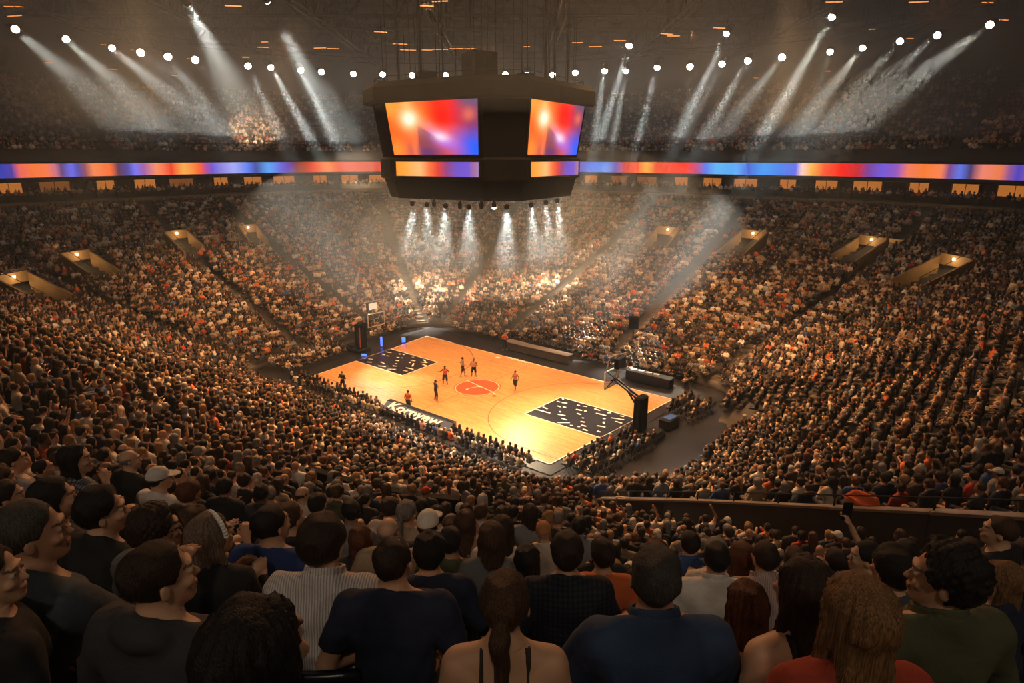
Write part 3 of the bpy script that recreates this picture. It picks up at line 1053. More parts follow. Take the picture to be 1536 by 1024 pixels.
# ---------------------------------------------------------------- people materials (colour comes from each object)
def obj_color_material(name, rough=.8, kind='fabric'):
    m = bpy.data.materials.new(name); m.use_nodes = True
    b = m.node_tree.nodes['Principled BSDF']
    oi = nd(m, 'ShaderNodeObjectInfo'); tc = nd(m, 'ShaderNodeTexCoord')
    b.inputs['Roughness'].default_value = rough
    mix = nd(m, 'ShaderNodeMix', data_type='RGBA', blend_type='MULTIPLY'); mix.inputs[0].default_value = 1
    lk(m, oi.outputs['Color'], mix.inputs[6])
    if kind == 'skin':
        a = nd(m, 'ShaderNodeAttribute', attribute_name='Col'); lk(m, a.outputs['Color'], mix.inputs[7])
        b.inputs['Subsurface Weight'].default_value = 0.0
        n = nd(m, 'ShaderNodeTexNoise', Scale=60.0, Detail=3.0); lk(m, tc.outputs['Object'], n.inputs['Vector'])
        bp = nd(m, 'ShaderNodeBump', Strength=.15, Distance=.003); lk(m, n.outputs['Fac'], bp.inputs['Height'])
    elif kind == 'hair':
        mp = nd(m, 'ShaderNodeMapping'); mp.inputs['Scale'].default_value = (260, 260, 12); lk(m, tc.outputs['Object'], mp.inputs['Vector'])
        n = nd(m, 'ShaderNodeTexNoise', Scale=1.0, Detail=3.0); lk(m, mp.outputs[0], n.inputs['Vector'])
        r = nd(m, 'ShaderNodeValToRGB'); r.color_ramp.elements[0].position = .35; r.color_ramp.elements[1].position = .7
        r.color_ramp.elements[0].color = (.45, .42, .4, 1); r.color_ramp.elements[1].color = (1.5, 1.4, 1.3, 1)
        lk(m, n.outputs['Fac'], r.inputs['Fac']); lk(m, r.outputs['Color'], mix.inputs[7])
        bp = nd(m, 'ShaderNodeBump', Strength=.8, Distance=.006); lk(m, n.outputs['Fac'], bp.inputs['Height'])
    else:
        n = nd(m, 'ShaderNodeTexNoise', Scale=9.0, Detail=5.0, Distortion=.6); lk(m, tc.outputs['Object'], n.inputs['Vector'])
        n2 = nd(m, 'ShaderNodeTexNoise', Scale=260.0, Detail=1.0); lk(m, tc.outputs['Object'], n2.inputs['Vector'])
        r = nd(m, 'ShaderNodeValToRGB'); r.color_ramp.elements[0].color = (.75, .75, .75, 1); r.color_ramp.elements[1].color = (1.2, 1.2, 1.2, 1)
        lk(m, n2.outputs['Fac'], r.inputs['Fac']); lk(m, r.outputs['Color'], mix.inputs[7])
        if kind in ('stripe', 'plaid'):
            w = nd(m, 'ShaderNodeTexWave', Scale=26.0 if kind == 'stripe' else 11.0, bands_direction='X'); lk(m, tc.outputs['Object'], w.inputs['Vector'])
            m2 = nd(m, 'ShaderNodeMix', data_type='RGBA', blend_type='MULTIPLY'); m2.inputs[0].default_value = 1
            r2 = nd(m, 'ShaderNodeValToRGB'); r2.color_ramp.elements[0].position = .35; r2.color_ramp.elements[1].position = .6
            r2.color_ramp.elements[0].color = (.55, .55, .62, 1) if kind == 'stripe' else (.3, .3, .34, 1); r2.color_ramp.elements[1].color = (1, 1, 1, 1)
            lk(m, w.outputs['Fac'], r2.inputs['Fac']); lk(m, mix.outputs[2], m2.inputs[6]); lk(m, r2.outputs['Color'], m2.inputs[7])
            if kind == 'plaid':
                w3 = nd(m, 'ShaderNodeTexWave', Scale=11.0, bands_direction='Z'); lk(m, tc.outputs['Object'], w3.inputs['Vector'])
                m3 = nd(m, 'ShaderNodeMix', data_type='RGBA', blend_type='MULTIPLY'); m3.inputs[0].default_value = 1
                r3 = nd(m, 'ShaderNodeValToRGB'); r3.color_ramp.elements[0].position = .35; r3.color_ramp.elements[1].position = .6; r3.color_ramp.elements[0].color = (.35, .35, .4, 1)
                lk(m, w3.outputs['Fac'], r3.inputs['Fac']); lk(m, m2.outputs[2], m3.inputs[6]); lk(m, r3.outputs['Color'], m3.inputs[7]); m2 = m3
            mix = m2
        bp = nd(m, 'ShaderNodeBump', Strength=.55, Distance=.02); lk(m, n.outputs['Fac'], bp.inputs['Height'])
    lk(m, mix.outputs[2], b.inputs['Base Color']); lk(m, bp.outputs['Normal'], b.inputs['Normal'])
    if kind == 'hair': b.inputs['Specular IOR Level'].default_value = .35
    return m


PM = dict(skin=obj_color_material('skin', .55, 'skin'), hair=obj_color_material('hair', .62, 'hair'),
          fabric=obj_color_material('fabric', .85), stripe=obj_color_material('striped_fabric', .85, 'stripe'),
          plaid=obj_color_material('plaid_fabric', .85, 'plaid'), shoe=obj_color_material('shoe_leather', .5))
PARTMAT = dict(body='skin', hair='hair', cap='fabric', shirt='fabric', trousers='fabric', shorts='fabric', shoeL='shoe', shoeR='shoe')
SKIN = [(.52, .29, .17), (.60, .35, .21), (.44, .24, .14), (.30, .16, .09), (.13, .065, .036), (.62, .38, .25)]
HAIR = {'black': (.010, .008, .007), 'dark brown': (.028, .016, .010), 'brown': (.07, .036, .018), 'auburn': (.13, .045, .018), 'blond': (.34, .20, .09), 'grey': (.22, .21, .20), 'white': (.5, .48, .45)}
TOPS = {'black': (.010, .010, .011), 'charcoal': (.034, .034, .038), 'navy': (.010, .016, .042), 'dark brown': (.038, .022, .014), 'white': (.68, .64, .58), 'cream': (.62, .52, .40),
        'grey': (.22, .22, .23), 'tan': (.38, .27, .17), 'blue': (.04, .10, .30), 'pale blue': (.33, .42, .52), 'red': (.45, .035, .02), 'orange': (.62, .13, .03), 'olive': (.07, .075, .035), 'pink': (.6, .30, .26)}
TOPW = np.array([29, 14, 11, 8, 7, 11, 6, 8, 2, 2, 1.2, 2.4, 2, 1.6]); TOPW = TOPW / TOPW.sum()
HAIRW = np.array([26, 28, 20, 5, 9, 8, 4.]); HAIRW /= HAIRW.sum()
TOPN, HAIRN = list(TOPS), list(HAIR)


def add_person(D, name, loc, rz, sk, hr, tp, pt=(.02, .02, .025), sh=(.3, .3, .3), capc=(.6, .6, .6), topmat='fabric', scale=1.0):
    "a person: continuous skin body, with hair and clothing as its children"
    root = None
    for k, me in D.items():
        nm = {'body': name, 'shoeL': 'shoe', 'shoeR': 'shoe'}.get(k, k)
        o = bpy.data.objects.new(nm, me); COL.objects.link(o)
        c = {'body': sk, 'hair': hr, 'cap': capc, 'shirt': tp, 'trousers': pt, 'shorts': pt}.get(k, sh)
        o.color = (*c, 1)
        if root is None: root = o; o.location = loc; o.rotation_euler = (0, 0, rz); o.scale = (scale,) * 3
        else: o.parent = root
    return root


def person_meshes(*a, topmat='fabric', **kw):
    D, J = person_parts(*a, **kw)
    out = {}
    for k, (V, Q, c) in D.items():
        mt = PM[topmat if k == 'shirt' else PARTMAT[k]]
        out[k] = mesh_from({'shoeL': 'shoe', 'shoeR': 'shoe'}.get(k, k), V, Q, mt, True, c)
    return out, J


# ---------------------------------------------------------------- every seat of the bowl
def seats_for(row_list, zfun, aw=.85, spacing=.56, aisles=AISLES, deck=0):
    out = []
    for ri, s in row_list:
        q, L = q_table(s)
        n = int(L[-1] / spacing); l = (np.arange(n) + .5 * (ri % 2)) * L[-1] / n
        qq = np.interp(l, L, q)
        ok = np.ones(n, bool)
        for a in aisles:
            la = np.interp(a, q, L); ok &= np.abs(l - la) > aw / 2 + .2
        qq = qq[ok]; P = ring(qq, s); P2 = ring(qq, s - 1.0)
        d = P2 - P; ang = np.arctan2(d[:, 1], d[:, 0]) - PI / 2
        z = zfun(P, s)
        out.append(np.column_stack([P, z, ang, np.full(len(qq), ri), np.full(len(qq), s), qq, np.full(len(qq), deck)]))
    return np.vstack(out)


rows = [(i, s) for i, s in enumerate(sorted(ROW_S, reverse=True)) if s < S_TOP]
S1 = seats_for(rows, lambda P, s: height(P, s))
S2 = seats_for([(100 + i, s) for i, s in enumerate(us)], lambda P, s: np.full(len(P), up_z(s)), aisles=[a + .03 for a in AISLES], deck=1)
ALL = np.vstack([S1, S2])
hx, hy, hf = project(ALL[:, :3] + [0, 0, 1.2])
keep = (hf > .9) & (hx > -90) & (hx < 1626) & (hy > -20) & (hy < 1120)
keep &= ~((ALL[:, 7] == 0) & (ALL[:, 5] < np.where(end_floor(ALL[:, :2]) > .3, 7.0, 4.0)))
ALL, hx, hy, hf = ALL[keep], hx[keep], hy[keep], hf[keep]
TAKEN = np.zeros(len(ALL), bool)
M['amber'] = material('amber_glow', (1, .5, .2), .4, emit=(1, .36, .10), estr=1.6)  # amber emission standing in for orange light on roof steel
M['lamp_spot'] = material('stair_lamp', (1, .8, .5), .4, emit=(1, .70, .35), estr=9)

# ---------------------------------------------------------------- stair tunnels in the stands, walls and rails
TUN = [(265, 352, 1.0), (115, 384, 1.1), (372, 343, .8), (1002, 346, 1.1), (1130, 352, 1.2), (1308, 362, 1.2), (1432, 392, 1.3), (20, 418, 1.2)]
TUNC = []
for i, (x, y, k) in enumerate(sorted(TUN)):
    P = ray_bowl(x, y, 1.2); d = CEN - P[:2]; d /= np.linalg.norm(d); rz = math.atan2(d[1], d[0]); z = float(height(P[None, :2])[0])
    t = empty('stair_tunnel', (P[0], P[1], z), rz); tag(t, 'tan walled stair tunnel opening in the seating, %s from the left' % ordinal(i + 1), 'stair tunnel', 'lit stair tunnels')
    w = 2.6 * k; L = 3.6 * k; sl_ = -.36
    for s_ in (-1, 1):
        g = MB(); y0 = s_ * w / 2; yo = s_ * (w / 2 + .2)
        g.add([(0, y0, -2.2), (L, y0, L * sl_ - 1.5), (L, y0, L * sl_ + .9), (0, y0, 1.5), (0, yo, -2.2), (L, yo, L * sl_ - 1.5), (L, yo, L * sl_ + .9), (0, yo, 1.5)], [(0, 1, 2, 3), (7, 6, 5, 4), (3, 2, 6, 7), (1, 5, 6, 2), (0, 3, 7, 4)])
        g.build('side_wall', M['tan'], t)
    g = MB().box((-.15, 0, 1.2), (.3, w + .4, 1.0), bev=.02); g.build('header', M['tan'], t)
    MB().box((-2.5, 0, -.3), (.2, w, 3.4)).build('back_wall', M['tan'], t)
    g = MB(); 
    for s_ in (-1, 1): g.tube([(0, s_ * (w / 2 + .1), 2.5), (0, s_ * (w / 2 + .1), 1.5)], .03, 5).tube([(0, s_ * (w / 2 + .1), 2.4), (L, s_ * (w / 2 + .1), L * sl_ + 1.8)], .03, 5)
    g.tube([(0, -w / 2, 2.4), (0, w / 2, 2.4)], .03, 5); g.build('handrail', M['black'], t)
    lp = MB().box((.10, 0, 1.35), (.16, .22, .22), bev=.03).build('lamp', M['lamp_spot'], t)
    pl = bpy.data.lights.new('tunnel_light', 'POINT'); pl.energy = 70 * k; pl.color = (1, .6, .25); pl.shadow_soft_size = .15
    lo_ = bpy.data.objects.new('tunnel_light', pl); COL.objects.link(lo_); lo_.parent = t; lo_.location = (-1.1, 0, .8)
    lo2 = bpy.data.objects.new('tunnel_light', pl); COL.objects.link(lo2); lo2.parent = t; lo2.location = (.9, 0, 1.3)
    TUNC.append((P[0] + d[0] * L * .4, P[1] + d[1] * L * .4, L * .62))


def keep_out(R):
    m = np.zeros(len(R), bool)
    for x, y, r in TUNC: m |= np.hypot(R[:, 0] - x, R[:, 1] - y) < r
    return m


TAKEN |= keep_out(ALL)


def wall_run(name, pts, h, mat, label, cat, rail=True, th=.22, capm=None):
    "a low wall along 3d points (top edge), with a bright cap and a rail; returns clearance segments"
    g = MB(); c = MB(); r = MB()
    t = empty(name, pts[0]); o = np.array(pts[0], float); tag(t, label, cat)
    for a, b in zip(pts[:-1], pts[1:]):
        a = np.array(a, float) - o; b = np.array(b, float) - o; d = (b - a)[:2]; n = np.array([-d[1], d[0]]) / np.linalg.norm(d) * th / 2
        q = lambda p, s_, dz: (p[0] + n[0] * s_, p[1] + n[1] * s_, p[2] + dz)
        g.add([q(a, -1, -h), q(b, -1, -h), q(b, -1, 0), q(a, -1, 0), q(a, 1, -h), q(b, 1, -h), q(b, 1, 0), q(a, 1, 0)], [(0, 1, 2, 3), (5, 4, 7, 6), (3, 2, 6, 7), (0, 3, 7, 4), (1, 5, 6, 2)])
        c.bar(a + [0, 0, .03], b + [0, 0, .03], th * 1.3, .06)
        if rail:
            r.tube([a + [0, 0, .35], b + [0, 0, .35]], .018, 6); m = max(1, int(np.linalg.norm(b - a) / 1.5))
            for k in range(m): p = a + (b - a) * k / m; r.bar(p, p + [0, 0, .35], .03)
    g.build('wall_panel', mat, t); c.build('cap', capm or M['rail'], t)
    if rail: r.build('handrail', M['black'], t)
    for a, b in zip(pts[:-1], pts[1:]):
        a = np.array(a[:2]); b = np.array(b[:2]); ab = b - a
        tt = np.clip(((ALL[:, :2] - a) @ ab) / (ab @ ab), 0, 1); dd = np.linalg.norm(ALL[:, :2] - a - tt[:, None] * ab, axis=1)
        TAKEN[dd < .50] = True


M['wall_dark'] = noisy(material('dark_wall', rough=.6), (.03, .026, .024), .3, 1.5)
wall_run('section_wall', WALL_PTS, 1.5, M['wall_dark'], 'long dark section wall with a bright cap crossing the right hand seats', 'wall')
wall_run('section_rail', [at_y(x, y, Y) for x, y, Y in ((462, 703, 14.5), (540, 727, 13.8), (625, 744, 13.2), (690, 750, 13.0))], .5, M['matte'], 'low curved black rail wall below the middle rows on the left', 'railing', False, .15, M['matte'])
g = MB()
for k in range(5): pass
P = at_y(965, 745, 21.0); t = empty('gate_rail', P); tag(t, 'tan tubular gate rail at the foot of the near stairs', 'railing')
g = MB()
for z in (0, -.45, -.9): g.tube([(-1.0, 0, z), (1.4, -.3, z)], .03, 6)
for k in range(4): x_ = -1.0 + .8 * k; g.tube([(x_, -.3 * k / 3, 0), (x_, -.3 * k / 3, -1.0)], .03, 6)
g.build('rails', M['rail'], t)

# an orange cloth thrown over the section wall
a, b = at_y(1262, 758, 13.0), at_y(1312, 760, 12.5); V = []; n, k = 14, 9
for i in range(n):
    for j in range(k):
        u = i / (n - 1); v = j / (k - 1); p = a * (1 - u) + b * u
        V.append((p[0] + .02 * math.sin(9 * u), p[1] - .18 + .32 * v, p[2] + .19 + .08 * math.sin(u * 7 + 3 * v) * math.sin(PI * v) + .16 * math.sin(PI * u) ** 2 * v - .22 * max(0, .35 - v)))
q_ = [(i * k + j, (i + 1) * k + j, (i + 1) * k + j + 1, i * k + j + 1) for i in range(n - 1) for j in range(k - 1)]
o = link('orange_cloth', mesh_from('orange_cloth', V, np.array(q_), material('orange_cloth', (.55, .10, .02), .85), True)); sm = o.modifiers.new('thickness', 'SOLIDIFY'); sm.thickness = .012
tag(o, 'crumpled orange cloth lying on top of the section wall', 'cloth')
# blue lit posts behind the far baseline
M['blue_led'] = material('blue_led', (.1, .2, .9), .4, emit=(.06, .15, 1), estr=2.2)
for (x, y, h, w, lb) in ((573, 519, 1.1, .28, 'tall glowing blue post beside the far basket stand'), (606, 513, .6, .5, 'short glowing blue box near the far corner of the court'), (547, 533, .25, .7, 'low blue lit box below the far basket stand')):
    p = at_z(x, y, .05); t = empty('blue_light_box', p); tag(t, lb, 'light', 'blue lights behind the far baseline')
    MB().box((0, 0, h / 2), (w, .3, h), bev=.04).build('housing', M['black'], t); MB().box((0, -.16, h / 2), (w * .8, .03, h * .9), bev=.01).build('lit_face', M['blue_led'], t)

# ---------------------------------------------------------------- the court
def wood_material():
    m = material('court_maple', (.62, .36, .16), .30, spec=.5)
    b = m.node_tree.nodes['Principled BSDF']
    uv = nd(m, 'ShaderNodeTexCoord')
    br = nd(m, 'ShaderNodeTexBrick', offset=.37, Scale=1.0); br.inputs['Brick Width'].default_value = 1.4; br.inputs['Row Height'].default_value = .11
    br.inputs['Mortar Size'].default_value = .004; br.inputs['Color1'].default_value = (.60, .30, .10, 1); br.inputs['Color2'].default_value = (.70, .38, .14, 1); br.inputs['Mortar'].default_value = (.40, .2, .08, 1)
    lk(m, uv.outputs['UV'], br.inputs['Vector'])
    mp = nd(m, 'ShaderNodeMapping'); mp.inputs['Scale'].default_value = (.5, 5, 1); lk(m, uv.outputs['UV'], mp.inputs[0])
    n = nd(m, 'ShaderNodeTexNoise', Scale=1.0, Detail=5.0); lk(m, mp.outputs[0], n.inputs['Vector'])
    r = nd(m, 'ShaderNodeValToRGB'); r.color_ramp.elements[0].position = .3; r.color_ramp.elements[0].color = (.78, .68, .6, 1); r.color_ramp.elements[1].position = .65; r.color_ramp.elements[1].color = (1.05, 1.05, 1.05, 1)
    lk(m, n.outputs['Fac'], r.inputs['Fac'])
    mx = nd(m, 'ShaderNodeMix', data_type='RGBA', blend_type='MULTIPLY'); mx.inputs[0].default_value = 1
    lk(m, br.outputs['Color'], mx.inputs[6]); lk(m, r.outputs['Color'], mx.inputs[7]); lk(m, mx.outputs[2], b.inputs['Base Color'])
    return m


M['wood'] = wood_material()
M['paint_black'] = material('court_black_paint', (.014, .014, .018), .3)
M['paint_line'] = material('court_line_paint', (.82, .78, .68), .4)
M['paint_thin'] = material('court_dark_line', (.10, .05, .03), .4)
M['paint_orange'] = material('court_orange_paint', (.62, .085, .02), .35)


def court_mesh(name, polys, mat, z, parent=None, uv=False):
    V = []; Fs = []; U = []
    for p in polys:
        b = len(V); V += [court(u, v, z) for u, v in p]; U += list(p); Fs.append(tuple(range(b, b + len(p))))
    me = mesh_from(name, V, Fs, mat, uv=U if uv else None)
    return link(name, me, parent)


def strip(p, q, w):
    p = np.array(p, float); q = np.array(q, float); d = (q - p) / max(np.linalg.norm(q - p), 1e-6); n = np.array([-d[1], d[0]]) * w / 2
    return [p - n, q - n, q + n, p + n]


def path(pts, w): return [strip(pts[i], pts[i + 1], w) for i in range(len(pts) - 1)]


def arc(c, r, a0, a1, n=40): return [(c[0] + r * math.cos(math.radians(a0 + (a1 - a0) * i / n)), c[1] + r * math.sin(math.radians(a0 + (a1 - a0) * i / n))) for i in range(n + 1)]


HL, HW = 28.65 / 2, 15.24 / 2
ap = [[(-HL - 1.9, -HW - 1.2), (HL + 1.0, -HW - 1.2), (HL + 1.0, HW + 2.6), (-HL - 1.9, HW + 2.6)]]
apron = court_mesh('floor_court_apron', ap, M['paint_black'], .05)
tag(apron, 'glossy black border painted round the wooden court', 'court border', kind='structure')
nx_, ny_ = 24, 12
polys = []
G = [[(-HL + 2 * HL * i / nx_, -HW + 2 * HW * j / ny_) for j in range(ny_ + 1)] for i in range(nx_ + 1)]
V = [court(u, v, .09) for row in G for u, v in row]; U = [p for row in G for p in row]
Fs = [(i * (ny_ + 1) + j, (i + 1) * (ny_ + 1) + j, (i + 1) * (ny_ + 1) + j + 1, i * (ny_ + 1) + j + 1) for i in range(nx_) for j in range(ny_)]
cb = [(-HL, -HW), (HL, -HW), (HL, HW), (-HL, HW)]
b0 = len(V)
for u, v in cb: V += [court(u, v, .09), court(u, v, .0)]; U += [(u, v), (u, v)]
for i in range(4): j = (i + 1) % 4; Fs.append((b0 + 2 * i + 1, b0 + 2 * j + 1, b0 + 2 * j, b0 + 2 * i))
crt = link('basketball_court', mesh_from('basketball_court', V, Fs, M['wood'], uv=U))
tag(crt, 'brightly lit maple basketball court with black keys and an orange centre circle', 'court')
edge = []
for i in range(4): edge += path([np.array(cb[i]) * .9965, np.array(cb[(i + 1) % 4]) * .9965], .10)
court_mesh('boundary_line', edge, M['paint_line'], .094, crt)
for sgn, (u0, u1), dashes in ((1, (7.12, 14.28), [(7.39, 2.48, 7.6, 2.32), (7.42, 1.75, 7.77, 1.7), (7.92, 1.71, 8.35, 1.87), (8.06, 0.98, 8.44, 0.92), (8.56, 1.06, 8.82, 1.12), (7.28, 0.1, 7.88, -0.03), (7.25, -0.63, 8.58, -0.56), (9.2, -0.37, 9.82, -0.24), (9.89, -0.81, 10.45, -0.85), (10.21, -1.68, 10.92, -1.11), (9.17, 2.05, 9.42, 2.09), (9.68, 2.14, 10.02, 2.26), (9.66, 1.31, 10.17, 1.36), (10.37, 1.39, 10.51, 1.51), (10.23, 0.69, 10.63, 0.66), (11.1, 0.19, 11.21, 0.28), (11.39, -0.39, 11.75, -0.34), (11.87, -0.92, 12.31, -0.89), (12.42, -1.45, 12.86, -1.47), (11.83, -1.34, 12.0, -1.23), (11.24, -1.47, 11.43, -1.39), (10.69, 2.26, 11.27, 2.23), (11.35, 1.62, 12.22, 1.68), (12.33, 1.13, 12.58, 1.09), (12.75, 0.6, 13.07, 0.28), (12.85, -0.27, 13.47, -0.15), (13.45, -1.08, 13.76, -1.1), (12.77, 1.57, 13.73, 1.85), (13.41, 1.21, 14.02, 1.23), (11.99, 2.19, 12.2, 2.36), (13.07, 2.29, 13.38, 2.35), (8.9, 0.2, 9.12, 0.07)]),
                              (-1, (-14.28, -7.45), [(-13.94, 1.68, -13.24, 1.79), (-13.74, 1.03, -13.21, 0.97), (-13.01, 0.99, -12.58, 0.97), (-12.43, 2.08, -12.14, 2.07), (-11.97, 2.19, -11.64, 2.14), (-11.76, 1.23, -11.47, 1.29), (-11.19, 0.55, -10.81, 0.68), (-10.5, -0.13, -10.29, -0.01), (-10.21, -0.66, -9.75, -0.53), (-9.92, -1.59, -9.23, -1.14), (-11.36, -1.5, -10.56, -1.23), (-12.04, -0.61, -11.35, -0.75), (-13.73, -0.75, -13.24, -0.61), (-13.17, -1.44, -12.64, -1.22), (-10.64, 2.15, -10.38, 2.27), (-9.98, 1.43, -9.46, 1.59), (-9.62, 0.94, -9.45, 0.91), (-9.09, 1.01, -8.57, 0.34), (-8.81, -0.25, -7.85, -0.16), (-8.37, -0.95, -7.92, -0.82), (-8.8, 1.65, -8.15, 1.91), (-8.23, 1.32, -7.59, 1.27), (-9.1, 2.29, -8.55, 2.05), (-14.2, -0.98, -14.02, -0.85), (-11.27, 1.37, -11.15, 1.45)])):
    v0, v1 = -1.90, 2.62
    key = court_mesh('painted_key', [[(u0, v0), (u1, v0), (u1, v1), (u0, v1)]], M['paint_black'], .098, crt)
    inner = u0 if sgn > 0 else u1; outer = u1 if sgn > 0 else u0
    court_mesh('key_line', path([(outer, v0), (inner, v0)], .10) + path([(inner, v0), (inner, v1)], .10) + path([(inner, v1), (outer, v1)], .10), M['paint_line'], .104, key)
    court_mesh('painted_marks', [strip(d[:2], d[2:], .15) for d in dashes], M['paint_line'], .106, key)
    c = (10.8 * sgn, .5); A = arc(c, 7.2, 95, 265) if sgn > 0 else arc(c, 7.2, -85, 85)
    pts = [(sgn * 14.3, A[0][1] if sgn > 0 else A[-1][1])] + (A if sgn > 0 else A[::-1]) + [(sgn * 14.3, A[-1][1] if sgn > 0 else A[0][1])]
    court_mesh('three_point_line', path(pts, .06), M['paint_thin'], .096, crt)
court_mesh('halfway_line', path([(0, -HW), (0, HW)], .045), M['paint_thin'], .096, crt)
cc = (.06, .08)
court_mesh('circle_outline', path(arc(cc, 2.0, 0, 360, 60), .05), M['paint_thin'], .099, crt)
court_mesh('circle_outline', path(arc(cc, 1.88, 0, 360, 60), .05), M['paint_line'], .100, crt)
emb = court_mesh('centre_emblem', [arc(cc, 1.82, 0, 360, 60)[:-1]], M['paint_orange'], .102, crt)
# the emblem: thin crossing arms with small blobs, one running out over the rim
import math as _m


def emb_path(px): return [inv_court(*p) for p in px]


def inv_court(px, py):
    p = at_z(px, py, 0)[:2]; q = np.linalg.solve(HOM, np.array([p[0], p[1], 1.0])); q /= q[2]
    return ((q[0] - .5) * 28.65, (q[1] - .5) * 15.24)


E_ = lambda x, y: inv_court(660 + x / 10.243, 520 + y / 10.243)
court_mesh('emblem_arms', path([E_(400, 525), E_(480, 560), E_(570, 600), E_(690, 655), E_(800, 705), E_(860, 750)], .09) + path([E_(400, 665), E_(480, 645), E_(600, 622)], .08), M['paint_line'], .106, emb)
court_mesh('emblem_hub', [arc(E_(610, 625), .16, 0, 360, 12)[:-1], arc(E_(415, 670), .12, 0, 360, 12)[:-1]], M['paint_line'], .108, emb)
court_mesh('emblem_knob', [arc(E_(835, 770), .22, 0, 360, 14)[:-1]], M['paint_orange'], .106, emb)
for (p, lb, w, mt) in (((762, 537, 792, 545), 'white lettering painted near the far sideline', .38, 'paint_line'), ((744, 536, 750, 538), None, .3, 'paint_line'), ((615, 621, 632, 630), None, .3, 'paint_line'), ((645, 635, 655, 640), None, .3, 'paint_orange')):
    a = inv_court(p[0], p[1]); b = inv_court(p[2], p[3])
    pp = []
    n = 6
    for i in range(n):
        t = (i + .5) / n; c = np.array(a) * (1 - t) + np.array(b) * t
        pp.append(strip((c[0] - .06, c[1] - w / 2), (c[0] + .1, c[1] + w / 2), abs(b[0] - a[0]) / n * .75 + .02))
    court_mesh('sideline_decal', pp, M[mt], .097, crt)


# ---------------------------------------------------------------- basket stands
def hoop(label, sgn, clock_face):
    "a portable basket stand; local x runs from the stand towards the court"
    base = court(sgn * 16.45, .35); tip = court(sgn * 13.0, .35)
    d = (tip - base)[:2]; D = np.linalg.norm(d); rz = math.atan2(d[1], d[0])
    t = empty('basket_stand', (base[0], base[1], .05), rz); tag(t, label, 'basketball hoop', 'basket stands')
    g = MB().box((-.2, 0, .2), (2.3, 1.5, .4), bev=.08); g.box((-.8, 0, .5), (.9, 1.2, .3), bev=.05); g.build('base', M['black'], t)
    g = MB().box((.35, 0, 1.6), (.62, 1.15, 2.7), bev=.10); g.build('padded_column', M['matte'], t)
    g = MB().box((.67, -.35, 1.6), (.03, .14, 2.0)); g.build('column_stripe', M['orange'], t)
    g = MB(); X = D - .55
    for y in (-.18, .18): g.bar((.5, y, 2.7), (X - .2, y * .9, 3.75), .12); g.bar((.1, y, 1.6), (X - 1.3, y * .9, 3.2), .10)
    g.bar((X - .2, -.5, 3.75), (X - .2, .5, 3.75), .10)
    for y in (-.7, .7): g.bar((X - .2, 0, 3.75), (X + .02, y, 4.35), .05); g.bar((X - .2, 0, 3.75), (X + .02, y, 3.25), .05)
    g.build('boom', M['black'], t)
    gl = MB().box((X + .05, 0, 3.8), (.03, 2.0, 1.25)).build('backboard', M['glass'], t)
    m = gl.data.materials[0]
    f = MB()
    for y in (-1.0, 1.0): f.bar((X + .05, y, 3.17), (X + .05, y, 4.43), .075)
    for z in (3.17, 4.43): f.bar((X + .05, -1.03, z), (X + .05, 1.03, z), .075)
    for y in (-.3, .3): f.bar((X + .08, y, 3.45), (X + .08, y, 3.9), .04)
    for z in (3.45, 3.9): f.bar((X + .08, -.3, z), (X + .08, .3, z), .04)
    f.build('board_frame', M['white'], gl)
    r = MB(); C0 = np.array([X + .40, 0, 3.35]); R = .25
    r.tube([C0 + [R * math.cos(a), R * math.sin(a), 0] for a in np.linspace(0, 2 * PI, 21)[:-1]], .016, 6, True); r.bar((X + .05, 0, 3.35), (X + .16, 0, 3.35), .09)
    rim = r.build('rim', M['orange'], t)
    n = MB()
    for i in range(12):
        a = 2 * PI * i / 12
        for s_ in (-1, 1):
            pts = [C0 + [(R - .03 * k) * math.cos(a + s_ * k * .26), (R - .03 * k) * math.sin(a + s_ * k * .26), -.11 * k] for k in range(5)]
            n.tube(pts, .006, 3)
    n.build('net', M['white'], rim)
    s = MB().box((X - .55, 0, 5.05), (.35, 1.1, .75), bev=.03).build('shot_clock', M['matte'], t)
    MB().box((X - .36, 0, 5.05), (.02, .95, .62)).build('clock_face', M['clock'] if clock_face else M['black'], s)
    g = MB(); g.bar((X - .4, 0, 3.8), (X - .5, 0, 4.7), .08); g.bar((X - .5, -1.0, 5.55), (X - .2, 1.1, 5.6), .05); g.bar((X - .5, 0, 5.4), (X - .35, .3, 5.58), .05); g.bar((X + .0, .9, 4.4), (X - .3, 1.1, 5.6), .04)
    g.build('clock_bracket', M['rail'], t)
    return t


M['clock'] = material('clock_face', (.8, .75, .6), .4, emit=(1, .85, .6), estr=.6)
M['glass'].node_tree.nodes['Principled BSDF'].inputs['Transmission Weight'].default_value = 1.0
M['glass'].node_tree.nodes['Principled BSDF'].inputs['IOR'].default_value = 1.05
hoop('basket stand at the far end with its lit white shot clock face showing', -1, True)
hoop('basket stand at the near baseline seen from behind its tall black padded column', 1, False)


# ---------------------------------------------------------------- courtside tables, boards, chairs
def along(u0, v0, u1, v1, z=.05):
    a = court(u0, v0, z); b = court(u1, v1, z); c = (a + b) / 2; d = b - a
    return c, np.linalg.norm(d), math.atan2(d[1], d[0])


